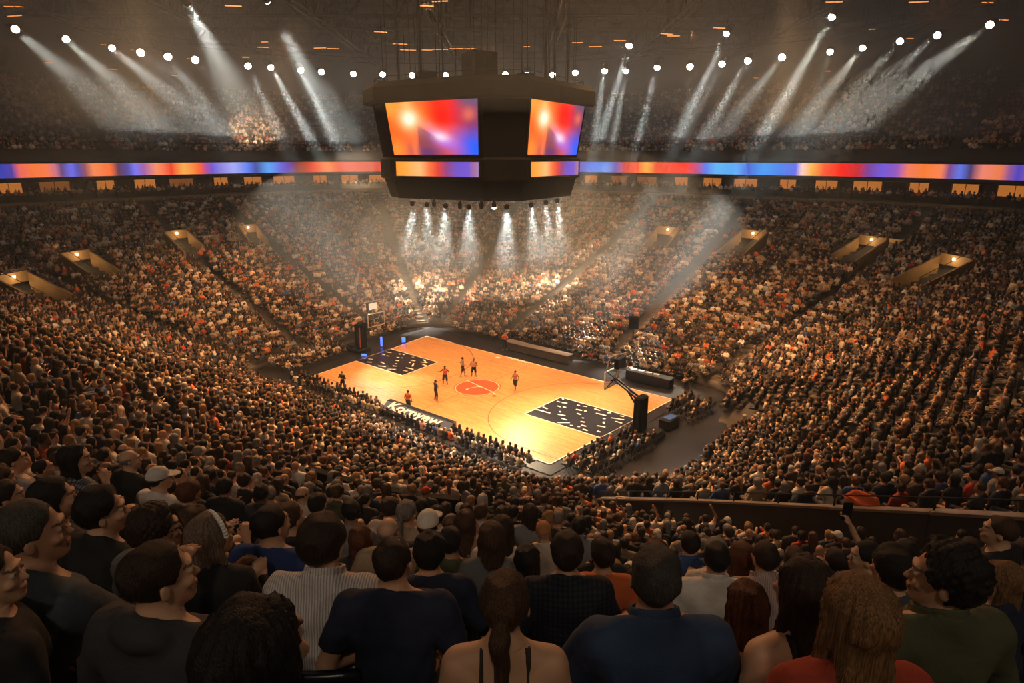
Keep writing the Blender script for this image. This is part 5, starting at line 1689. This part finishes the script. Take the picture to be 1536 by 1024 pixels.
# ---------------------------------------------------------------- the nearest spectators, one by one
# head pixel x, y, head width in px, sex, hair, hair colour, top, colour, pose, body yaw, head yaw, skin, label, options
SPOTTED = []
K = dict
HERO = [
    (388, 985, 128, 'f', 'bob', 'black', 'long', 'black', 'lap', -12, -14, 1, 'person with thick black hair filling the bottom edge, closest to the camera', K(bulk=1.0)),
    (758, 905, 74, 'f', 'pony', 'brown', 'tank', 'dark brown', 'lap', 0, -8, 1, 'woman with a low brown ponytail and thin tank top straps on bare shoulders', K(low=1)),
    (983, 868, 74, 'm', 'short', 'grey black', 'polo', 'denim', 'knees', 2, -6, 0, 'broad man in a dark blue polo with short greying hair', K(bulk=1.12)),
    (1283, 925, 92, 'f', 'long', 'dark blond', 'long', 'rust', 'lap', 0, 0, 1, 'woman with long straight blond hair in a rust sweater', K()),
    (1203, 885, 72, 'f', 'long', 'dark brown', 'tank', 'black', 'lap', 14, 8, 1, 'woman with long dark brown hair, bare shoulder and black strap beside the blond woman', K()),
    (1118, 908, 52, 'f', 'bob', 'auburn', 'tank', 'dark brown', 'lap', 2, 4, 1, 'girl with tied light auburn hair and thin straps in front of the blue polo man', K()),
    (1412, 868, 72, 'm', 'curly', 'black', 'collar', 'olive', 'lap', 8, 52, 0, 'man with curly black hair and olive shirt turning his face to the left', K(bulk=1.1)),
    (243, 866, 78, 'm', 'short', 'dark brown', 'hoodie', 'charcoal', 'lap', -14, -38, 1, 'man in a charcoal hoodie with his profile turned to the right', K(bulk=1.05)),
    (52, 800, 72, 'm', 'short', 'dark grey', 'tee', 'slate', 'point', -20, -42, 2, 'man in a slate tee, arm stretched over the next seat, far left', K(bulk=1.1)),
    (-12, 865, 70, 'm', 'short', 'dark brown', 'long', 'black', 'lap', -35, -40, 1, 'person in black cut off by the left edge below the slate tee man', K()),
    (487, 815, 58, 'm', 'full', 'dark brown', 'collar', 'white', 'knees', -2, -16, 1, 'man with dark hair in a white finely striped shirt', K(mat='stripe', bulk=1.05)),
    (591, 842, 58, 'm', 'buzz', 'dark brown', 'tee', 'navy', 'lap', 0, -10, 1, 'man with cropped thinning hair in a navy tee before the striped shirt man', K(bulk=1.1)),
    (645, 830, 42, 'm', 'full', 'black', 'long', 'navy', 'lap', 2, -4, 1, 'person with thick black hair in a dark navy jacket right of the navy tee man', K()),
    (737, 808, 37, 'f', 'bob', 'brown', 'tee', 'mid grey', 'lap', 0, 6, 1, 'woman with brown braided hair in a grey tee ahead of the ponytail woman', K()),
    (850, 830, 43, 'm', 'full', 'dark brown', 'long', 'ink', 'lap', 0, 0, 0, 'man with dark hair in a dark blue patterned jacket', K(mat='plaid', bulk=1.08)),
    (903, 832, 37, 'f', 'short', 'dark brown', 'tee', 'orange', 'lap', 0, 10, 1, 'person with short dark hair in a bright orange tee', K()),
    (1074, 838, 38, 'm', 'short', 'black', 'collar', 'white', 'lap', -4, 0, 1, 'man with black hair in a white collared shirt ahead of the auburn girl', K(bulk=1.1)),
    (1146, 836, 36, 'm', 'short', 'dark brown', 'collar', 'pale pink', 'lap', 2, 8, 0, 'man with brown hair in a pale striped shirt next to the teal top', K(mat='stripe')),
    (1034, 815, 30, 'm', 'short', 'black', 'collar', 'blue', 'lap', 0, 4, 1, 'man in a mid blue shirt directly beyond the broad blue polo', K()),
    (1111, 836, 33, 'f', 'long', 'auburn', 'tee', 'teal', 'lap', 4, 0, 1, 'woman with wavy auburn hair in a pale teal top', K()),
    (790, 840, 34, 'f', 'bob', 'black', 'tank', 'black', 'lap', -2, 0, 1, 'woman with a black bob left of the patterned jacket', K()),
    (409, 787, 44, 'm', 'short', 'black', 'tee', 'royal', 'lap', -8, -30, 1, 'man with dark hair in a royal blue tee looking to the right', K(bulk=1.05)),
    (318, 805, 50, 'f', 'bob', 'grey brown', 'long', 'black', 'clap', -10, -30, 1, 'woman with grey brown bob and pale headband in a black coat', K(band=1)),
    (157, 768, 50, 'm', 'full', 'black', 'tee', 'black', 'lap', -22, -42, 1, 'man with black hair in a black printed tee facing right in profile', K(print=1, bulk=1.05)),
    (238, 795, 50, 'm', 'curly', 'dark brown', 'tee', 'mid grey', 'lap', -16, -36, 1, 'man with dark curly hair and glasses in a grey tee', K(glasses=1)),
    (84, 748, 46, 'f', 'long', 'black', 'long', 'black', 'lap', -25, -35, 1, 'woman with long black hair in black behind the printed tee man', K()),
    (13, 745, 36, 'm', 'short', 'dark brown', 'tee', 'navy', 'lap', -30, -35, 0, 'man with short brown hair seen in profile near the left edge', K()),
    (1337, 855, 50, 'f', 'full', 'black', 'long', 'slate', 'lap', 6, 10, 1, 'person with big dark hair in slate blue between the blond woman and curly man', K()),
    (1297, 836, 36, 'm', 'short', 'black', 'long', 'navy', 'lap', 10, 62, 1, 'man with black hair turning left, partly hidden behind the blond woman', K()),
    (1498, 872, 42, 'f', 'bob', 'dark blond', 'long', 'navy', 'clap', 25, 40, 1, 'blond woman in navy at the right edge looking left', K()),
    (1497, 797, 34, 'm', 'short', 'brown', 'long', 'black', 'stand', 30, 30, 1, 'man in a black jacket standing at the right end of the section wall', K(stand=1)),
    (815, 797, 22, 'm', 'bald', 'brown', 'tee', 'cream', 'lap', 0, 0, 1, 'person in an orange tan beanie and cream shirt', K(cap='only', capc=(.45, .2, .07))),
    (643, 786, 32, 'm', 'short', 'dark brown', 'tee', 'navy', 'lap', 0, -14, 1, 'man wearing a white baseball cap among dark heads', K(cap=True, capc=(.75, .7, .6))),
    (583, 797, 33, 'm', 'ring', 'grey', 'tee', 'tan', 'lap', 0, -6, 1, 'balding man in a beige tee left of the white cap', K()),
    (436, 777, 36, 'm', 'short', 'brown', 'tee', 'charcoal', 'lap', -6, -24, 1, 'man with brown hair in charcoal right of the royal blue tee', K()),
    (477, 756, 26, 'm', 'short', 'black', 'collar', 'cream', 'lap', -4, -4, 1, 'man with black hair in a cream shirt beyond the striped shirt man', K()),
    (1252, 842, 30, 'f', 'short', 'dark brown', 'tee', 'black', 'raise', 6, 10, 1, 'person with one bare arm raised high taking a picture', K(phone=1)),
    (675, 812, 34, 'm', 'short', 'black', 'tee', 'olive', 'lap', 2, 4, 2, 'man with black hair in an olive tee left of the braided woman', K()),
    (540, 808, 30, 'f', 'long', 'auburn', 'long', 'charcoal', 'lap', 0, 8, 1, 'woman with long auburn hair between the striped shirt and the bald man', K()),
    (115, 690, 34, 'f', 'bob', 'black', 'tee', 'grey', 'chin', -30, -40, 1, 'woman with dark hair in a patterned grey top, hand to her chin', K(mat='plaid')),
    (196, 690, 24, 'm', 'ring', 'grey', 'long', 'black', 'lap', -25, -38, 5, 'bald older man in dark jacket looking right among dark heads', K()),
    (240, 718, 28, 'm', 'short', 'black', 'tee', 'white', 'lap', -20, -30, 1, 'man wearing a white brimmed cap on the left', K(cap=True, capc=(.7, .66, .6))),
    (20, 690, 30, 'm', 'short', 'dark brown', 'tee', 'grey', 'lap', -30, -20, 1, 'man in a pale grey tee at the left edge above the profiles', K(bulk=1.15)),
    (868, 790, 24, 'm', 'short', 'black', 'collar', 'grey', 'lap', 0, 2, 1, 'man with black hair in a grey shirt beyond the patterned jacket', K()),
    (187, 862, 40, 'm', 'bald', 'black', 'tee', 'mid grey', 'lap', -10, -30, 1, 'person in grey hunched behind the hoodie man', K(hide=1)),
]
EXTC = {'denim': (.025, .055, .12), 'rust': (.36, .045, .018), 'slate': (.055, .07, .085), 'mid grey': (.14, .14, .14), 'ink': (.012, .018, .04), 'pale pink': (.5, .38, .34), 'teal': (.12, .28, .30), 'royal': (.015, .04, .16)}
EXTH = {'grey black': (.05, .048, .045), 'dark grey': (.06, .055, .05), 'dark blond': (.22, .12, .05), 'grey brown': (.16, .12, .09)}
HEROPOS = []
for hi_, (x, y, w, sx, hair, hcol, top, tcol, pose, by, hy_, sk, lab, o) in enumerate(HERO):
    if o.get('hide'): continue
    dist = .168 * F_PX / w
    d = ray(x, y); fwd = 1.0                                  # depth along the optical axis is 1 per unit of the ray
    P = np.array([0, 0, CAM_Z]) + d * dist
    Pp = ray_bowl(x, y, 1.25 if not o.get('stand') else 1.55); dp = Pp[1] / d[1] if Pp[1] < 30 else dist
    dist2 = dist * .65 + np.clip(dp, dist * .7, dist * 1.5) * .35
    P = np.array([0, 0, CAM_Z]) + d * dist2; sc = np.clip(dist2 / dist, .92, 1.12)
    lod = 0 if dist2 < 3.7 else 1
    me, J = person_meshes(pose, sx, hair if hair != 'ring' else 'ring', top, head=(hy_, -4, 0), lean=.10 + .05 * (hi_ % 3), bulk=o.get('bulk', 1.0), cap=o.get('cap', False), lod=lod, seed=hi_ * 1.7, topmat=o.get('mat', 'fabric'), legs=(dist2 > 1.2))
    hc = J['headc']; a = math.radians(by); ca, sa = math.cos(a), math.sin(a)
    base = P - np.array([hc[0] * ca - hc[1] * sa, hc[0] * sa + hc[1] * ca, hc[2]]) * sc
    col_ = EXTC.get(tcol) or TOPS[tcol]; hc_ = EXTH.get(hcol) or HAIR[hcol]
    root = add_person(me, 'person', base, a, SKIN[sk], hc_, col_, capc=o.get('capc', (.6, .6, .6)), scale=sc)
    tag(root, lab, 'person', 'spectators')
    HEROPOS.append((P, dist2, base, a, lab, sc))
    Wd = lambda v: tuple(v)
    if o.get('phone'):
        w_ = J['wrR'] + (J['wrR'] - J['elR']) * .38
        t = MB().box((0, 0, 0), (.075, .012, .15), bev=.004).build('phone', M['black']); 
        t.location = base + np.array([w_[0] * ca - w_[1] * sa, w_[0] * sa + w_[1] * ca, w_[2] + .05]) * sc; tag(t, 'dark phone held up high above the crowd', 'phone')
    if o.get('glasses'):
        H = J['HR']; g = MB()
        for s_ in (-1, 1):
            c = J['headc'] + H @ np.array([s_ * .034, .104, .006]); ux, uz = H @ np.array([1, 0, 0]), H @ np.array([0, 0, 1])
            g.tube([c + ux * .024 * math.cos(q) + uz * .019 * math.sin(q) for q in np.linspace(0, 2 * PI, 13)[:-1]], .0022, 5, True)
            g.tube([J['headc'] + H @ np.array([s_ * .058, .102, .010]), J['headc'] + H @ np.array([s_ * .082, .0, .008])], .0022, 5)
        g.tube([J['headc'] + H @ np.array([-.010, .108, .010]), J['headc'] + H @ np.array([.010, .108, .010])], .0022, 5)
        g.build('glasses', M['black'], root)
    if o.get('band'):
        H = J['HR']; g = MB(); pts = [J['headc'] + H @ np.array([.099 * math.cos(q), .03, .03 + .096 * math.sin(q)]) for q in np.linspace(-.1, PI + .1, 22)]
        g.tube(pts, .012, 6); g.build('headband', M['white'], root, True)
    if o.get('print'):
        c = J['chest'] + np.array([.02, -.150, .045])
        tm = text_mesh('shirt_print', 'AUG', .05, M['white'], root, c, (PI / 2, 0, 0), .2, .001, 1.2, .001)
# seats of those whose seat backs show, and of everyone in the first rows
def seat_proto():
    t = empty('stadium_seat')
    g = MB(); n = 9
    rows_ = []
    for k, (yb, z) in enumerate(((-.20, .44), (-.235, .60), (-.26, .76), (-.275, .84), (-.27, .865))):
        wd = .235 - (.012 if k == 4 else 0)
        rows_.append([(wd * (2 * i / (n - 1) - 1), yb - .035 * (1 - (2 * i / (n - 1) - 1) ** 2), z + (.012 * (1 - (2 * i / (n - 1) - 1) ** 4) if k >= 3 else 0)) for i in range(n)])
    V = [p for r in rows_ for p in r]; m = len(V); V += [(x, y - .03, z) for x, y, z in V]
    Fs = []
    for k in range(4):
        for i in range(n - 1): a = k * n + i; Fs += [(a, a + 1, a + n + 1, a + n), (m + a + n, m + a + n + 1, m + a + 1, m + a)]
    for i in range(n - 1): a = 4 * n + i; Fs += [(a, a + 1, m + a + 1, m + a), (m + i, m + i + 1, i + 1, i)]
    for k in range(4): Fs += [(k * n, (k + 1) * n, m + (k + 1) * n, m + k * n), (m + k * n + n - 1, m + (k + 1) * n + n - 1, (k + 1) * n + n - 1, k * n + n - 1)]
    g.add(V, Fs); g.build('backrest', M['seat'], t, True)
    MB().box((0, .02, .415), (.45, .44, .06), bev=.02).build('seat_pan', M['seat'], t)
    for s_ in (-1, 1):
        MB().box((s_ * .262, -.02, .62), (.04, .30, .03), bev=.01).build('armrest', M['black'], t)
        MB().bar((s_ * .262, -.12, .615), (s_ * .262, -.20, .0), .04, .06).build('leg', M['black'], t)
    return t


SP = seat_proto(); spk = list(SP.children); SPFIRST = True
SP_used = []


def put_seat(p, a, lab, sc=1.0):
    global SPFIRST
    if SPFIRST: o = SP; SPFIRST = False
    else:
        o = SP.copy(); COL.objects.link(o)
        for c in spk: k = c.copy(); COL.objects.link(k); k.parent = o
    o.location = p; o.rotation_euler = (0, 0, a); o.scale = (sc,) * 3
    tag(o, lab, 'seat', 'black stadium seats')
    SP_used.append(p)


for P, dd, base, a, lab, sc in HEROPOS:
    if 'standing' in lab: continue
    words = lab.split(); s_ = ' '.join(words[:9])
    while s_.split()[-1] in ('a', 'the', 'in', 'and', 'of', 'with', 'on', 'by', 'at', 'to', 'his', 'her', 'over', 'beyond', 'behind', 'before', 'ahead', 'between', 'left', 'right', 'thin', 'dark', 'black', 'beside', 'white'): s_ = ' '.join(s_.split()[:-1])
    put_seat(base, a, 'black plastic seat under the ' + s_, sc)

# ---------------------------------------------------------------- the other spectators of the near rows: one built figure each
hpos = np.array([h[0] for h in HEROPOS]); hpx = np.array([project(h[0]) for h in HEROPOS])
cand = np.where(~TAKEN & (ALL[:, 7] == 0) & (hf < 26))[0]
gp = ALL[cand, :3] + [0, 0, 1.24]
dd = np.linalg.norm(gp[:, None] - hpos[None], axis=2).min(1)
hd2 = np.linalg.norm(gp[:, None, :2] - hpos[None, :, :2], axis=2).min(1)
gx, gy, gf = project(gp)
ok = (dd > .46) & (hd2 > .40) & (gf > 2.9)
# never cover a closer-built person
for j in range(len(hpx)):
    wpx = .20 * F_PX / hpx[j, 2]
    ok &= ~((np.abs(gx - hpx[j, 0]) < wpx * .95) & (gf < hpx[j, 2] + .25) & (gy > hpx[j, 1] - wpx * .6) & (gy < hpx[j, 1] + wpx * 2.2))
TAKEN[cand[~ok]] = True
cand = cand[ok]; gf = gf[ok]; gx = gx[ok]; gy = gy[ok]
inv_ = (gx > -25) & (gx < 1561) & (gy < 1040)
order = cand[inv_][np.argsort(gf[inv_])][:255]
TAKEN[order] = True
PROT = []
spec = [('lap', 'm', 'short', 'tee', (-6, 0, 0), 'man', 'short'), ('lap', 'f', 'long', 'long', (8, 0, 0), 'woman', 'long'), ('cross', 'm', 'short', 'collar', (-20, 0, 0), 'man', 'short'),
        ('clap', 'f', 'bob', 'tee', (14, 0, 0), 'woman', 'bobbed'), ('knees', 'm', 'buzz', 'polo', (-12, -6, 0), 'man', 'cropped'), ('lap', 'm', 'curly', 'long', (20, 0, 0), 'man', 'curly'),
        ('chin', 'f', 'pony', 'tee', (-16, 0, 0), 'woman', 'tied'), ('armrest', 'm', 'full', 'hoodie', (4, 0, 0), 'man', 'thick'), ('lap', 'm', 'ring', 'collar', (-24, 0, 0), 'bald man', 'thin'),
        ('phone', 'f', 'long', 'tank', (0, -12, 0), 'woman', 'long'), ('knees', 'f', 'bun', 'long', (26, 0, 0), 'woman', 'pinned-up'), ('clap', 'm', 'full', 'tee', (-30, 0, 0), 'man', 'thick'),
        ('lap', 'm', 'short', 'tee', (-8, 0, 0), 'man in a cap', 'short')]
for lod in (1, 2):
    PROT.append([(person_meshes(a[0], a[1], a[2], a[3], head=a[4], lean=.06 + .04 * (i % 4), bulk=1 + .1 * (i % 3 == 0), cap=(i == 12), lod=lod, seed=i * 2.1, topmat='stripe' if i == 2 else 'fabric', legs=True)[0], a) for i, a in enumerate(spec)])
rr = np.random.default_rng(21)
rowset = sorted(set(ALL[order, 4].astype(int)))
rowname = {r: i + 1 for i, r in enumerate(rowset)}
perrow = {}
for k in sorted(order, key=lambda k: (ALL[k, 4], hx[k])): perrow.setdefault(int(ALL[k, 4]), []).append(k)
topword = {'tee': 'tee', 'long': 'sweater', 'collar': 'shirt', 'polo': 'polo', 'hoodie': 'hoodie', 'tank': 'tank top'}
for r, ks in perrow.items():
    for n_, k in enumerate(ks):
        P = ALL[k]; i = rr.choice(13, p=np.array([12, 10, 8, 8, 9, 6, 7, 8, 6, 3, 6, 10, 4]) / 97)
        D, a = PROT[0 if hf[k] < 8.0 else 1][i]
        hn = HAIRN[rr.choice(7, p=HAIRW)]; tn = TOPN[rr.choice(len(TOPN), p=TOPW)]
        cc_ = [('white', (.7, .66, .6)), ('red', (.5, .04, .02)), ('navy', (.02, .03, .08))][rr.integers(3)]
        left = max(0, (500 - hx[k]) / 500); rz = P[3] + math.radians(rr.normal(0, 7) - 24 * left + 10 * max(0, (hx[k] - 1100) / 400))
        who = a[5] if i != 12 else 'man in a %s cap' % cc_[0]
        jx = rr.normal(0, .03, 2)
        base = (P[0] + jx[0], P[1] + jx[1], P[2])
        o = add_person(D, 'person', base, rz, SKIN[rr.choice(6, p=[.27, .27, .18, .12, .08, .08])], HAIR[hn], tuple(np.array(TOPS[tn]) * rr.uniform(.75, 1.15)), pt=(.03, .03, .05), capc=cc_[1], scale=rr.uniform(.94, 1.05))
        lab = ('%s in %s %s%s' % (who, tn, 'striped ' if i == 2 else '', topword[a[3]])) + (', %s hair' % hn if i != 12 else '') + ', %s row down, %s from left' % (ordinal(rowname[r]), ordinal(n_ + 1))
        tag(o, lab, 'person', 'spectators')
        if hf[k] < 9: put_seat(base, rz, 'black plastic seat in the %s row down, %s from the left' % (ordinal(rowname[r]), ordinal(n_ + 1)))
print('heroes', len(HEROPOS), 'near', len(order), 'max dist', hf[order].max(), 'rows', len(perrow), 'seats', len(SP_used))

# ---------------------------------------------------------------- players and officials on the court
PL = [((757, 524), 'stand_wide', 'm', 'tee', (.7, .12, .03), 'long', (.02, .02, .03), 0, -160, 'helper in an orange shirt standing past the far sideline by the scorers table'),
      ((515, 587), 'stand_wide', 'm', 'long', (.015, .015, .018), 'long', (.015, .015, .018), 0, 160, 'man dressed all in black standing at the left end of the near sideline'),
      ((613, 618), 'point', 'm', 'tee', (.75, .16, .03), 'long', (.02, .02, .03), 0, -20, 'man in an orange top and black trousers beside the lettered courtside bench'),
      ((654, 601), 'stand_wide', 'm', 'tee', (.012, .012, .014), 'long', (.012, .012, .014), 3, -60, 'official in black with folded arms between the bench and the centre circle'),
      ((668, 578), 'guard', 'm', 'jersey', (.7, .12, .03), 'short', (.02, .025, .04), 4, 175, 'player in an orange jersey and dark shorts left of the centre circle, arms apart'),
      ((694, 564), 'walk', 'm', 'jersey', (.35, .36, .42), 'short', (.02, .02, .03), 3, -70, 'player in a grey white jersey walking above the centre circle'),
      ((711, 566), 'stand_wide', 'm', 'jersey', (.75, .42, .32), 'short', (.015, .015, .02), 3, 170, 'player in a pale pink jersey with hands at his waist above the centre circle'),
      ((773, 586), 'walk', 'm', 'jersey', (.6, .20, .14), 'short', (.015, .015, .02), 3, 150, 'player in a red and white jersey walking right of the centre circle')]
for i, ((x, y), pose, sx, top, tc, pk, pc_, sk, yaw, lab) in enumerate(PL):
    J0 = pose
    D, J = person_parts(pose if pose != 'point' else 'stand', sx, 'short' if i % 3 else 'buzz', top, pk, (10 * (i % 3 - 1), -5, 0), .05, 1.0, lod=1, seed=i)
    me = {k: mesh_from(k.replace('shoeL', 'shoe').replace('shoeR', 'shoe'), V, Q, PM[PARTMAT[k]], True, c) for k, (V, Q, c) in D.items()}
    P = at_z(x, y, .1)
    zmin = min(v[0][:, 2].min() for v in D.values())
    o = add_person(me, 'person', (P[0], P[1], .1 - zmin * 1.04), math.radians(yaw), SKIN[sk], HAIR['black'], tc, pc_, (.6, .55, .5), scale=1.04)
    tag(o, lab, 'person', 'people on the court')

# ---------------------------------------------------------------- the mass of the crowd: one object per deck, nobody could count it
def crowd_mesh(name, rows_, protos, seed, big=1.0):
    r = np.random.default_rng(seed)
    n = len(rows_); pid = r.integers(0, len(protos), n)
    Vs = []; Qs = []; Cs = []; b = 0
    skc = np.array(SKIN)[r.choice(len(SKIN), n, p=[.25, .25, .18, .14, .08, .10])]
    hc = np.array(list(HAIR.values()))[r.choice(len(HAIR), n, p=HAIRW)]
    tc = np.array(list(TOPS.values()))[r.choice(len(TOPS), n, p=TOPW)]
    tc = tc * r.uniform(.7, 1.25, (n, 1))
    pc = np.array([(.02, .02, .025), (.03, .04, .08), (.08, .07, .06), (.2, .16, .12)])[r.choice(4, n, p=[.5, .25, .15, .1])]
    ang = rows_[:, 3] + r.normal(0, .16, n); sc = r.uniform(.95, 1.09, n) * big
    off = r.normal(0, .04, (n, 2))
    for k, (V, Q, cl) in enumerate(protos):
        m = np.where(pid == k)[0]
        if not len(m): continue
        ca, sa = np.cos(ang[m])[:, None], np.sin(ang[m])[:, None]
        s = sc[m][:, None]
        X = (V[:, 0] * ca - V[:, 1] * sa) * s + rows_[m, 0:1] + off[m, 0:1]
        Y = (V[:, 0] * sa + V[:, 1] * ca) * s + rows_[m, 1:2] + off[m, 1:2]
        Z = V[:, 2] * s + rows_[m, 2:3]
        Vs.append(np.stack([X, Y, Z], -1).reshape(-1, 3).astype(np.float32))
        Qs.append((Q[None] + (b + np.arange(len(m)) * len(V))[:, None, None]).reshape(-1, 4))
        T = np.stack([skc[m], hc[m], tc[m], pc[m]], 1)
        Cs.append(T[:, cl].reshape(-1, 3).astype(np.float32))
        b += len(m) * len(V)
    V = np.vstack(Vs); Q = np.vstack(Qs); C = np.vstack(Cs)
    print(name, n, 'people', len(V), 'verts')
    return mesh_from(name, V, Q, M['crowd'], True, C)


m = bpy.data.materials.new('crowd_clothes'); m.use_nodes = True
_a = nd(m, 'ShaderNodeAttribute', attribute_name='Col'); lk(m, _a.outputs['Color'], m.node_tree.nodes['Principled BSDF'].inputs['Base Color'])
m.node_tree.nodes['Principled BSDF'].inputs['Roughness'].default_value = .75
M['crowd'] = m
_pr = [('lap', 'm', 'short', 'tee', (0, 0, 0)), ('clap', 'f', 'long', 'long', (15, 5, 0)), ('cross', 'm', 'short', 'long', (-20, 0, 0)), ('knees', 'm', 'buzz', 'tee', (10, -8, 0)),
       ('lap', 'f', 'bob', 'tee', (-15, 0, 0)), ('chin', 'm', 'full', 'long', (5, 0, 0)), ('clap', 'm', 'bald', 'tee', (-10, 0, 0)), ('phone', 'f', 'pony', 'long', (0, -15, 0)),
       ('lap', 'm', 'curly', 'long', (25, 0, 0)), ('knees', 'f', 'long', 'tee', (-25, 0, 0)), ('armrest', 'm', 'short', 'tee', (0, 5, 0))]
_rz = ('raise', 'm', 'short', 'long', (0, 8, 0))
LODS = []
for h_, hh_, z0, ps in ((.036, .024, .30, _pr + [_rz]), (.062, .040, .38, _pr), (.088, .056, .42, _pr[:8]), (.115, .075, .5, _pr[:6])):
    LODS.append([crowd_proto(a[0], a[1], a[2], a[3], a[4], .05 + .03 * (i % 4), h_, hh_, z0) for i, a in enumerate(ps)])
print('lod verts', [np.mean([len(p[0]) for p in L]) for L in LODS])
_r = np.random.default_rng(3)
_m = ~TAKEN & (_r.uniform(size=len(ALL)) < .93)
_far = ALL[:, 7] == 1
for nm_, sel, lod, sd, lb in (
        ('crowd_near_rows', _m & ~_far & (hf < 22), 0, 1, 'dense warmly lit spectators filling the rows below the nearest people'),
        ('crowd_lower_bowl', _m & ~_far & (hf >= 22) & (hf < 50), 1, 2, 'seated crowd on both sides of the court in the lower bowl'),
        ('crowd_far_bowl', _m & ~_far & (hf >= 50), 2, 3, 'seated crowd in the far lower bowl behind the court'),
        ('crowd_upper_deck', _m & _far, 3, 4, 'distant orange-lit crowd filling the upper deck above the light ribbon')):
    if sel.sum() == 0: continue
    o = link(nm_, crowd_mesh(nm_, ALL[sel], LODS[lod], sd, 1.0 if lod == 0 else 1.12))
    tag(o, lb, 'crowd', kind='stuff')

_S = np.array(SITTERS, float)
o = link('courtside_crowd', crowd_mesh('courtside_crowd', _S, LODS[1], 8)); tag(o, 'spectators sitting right beside the court floor', 'crowd', kind='stuff')
_T = SUITE.copy(); _T[:, 2] += .12
o = link('suite_crowd', crowd_mesh('suite_crowd', _T, LODS[3], 9)); tag(o, 'silhouetted people in the suite level below the light ribbon', 'crowd', kind='stuff')
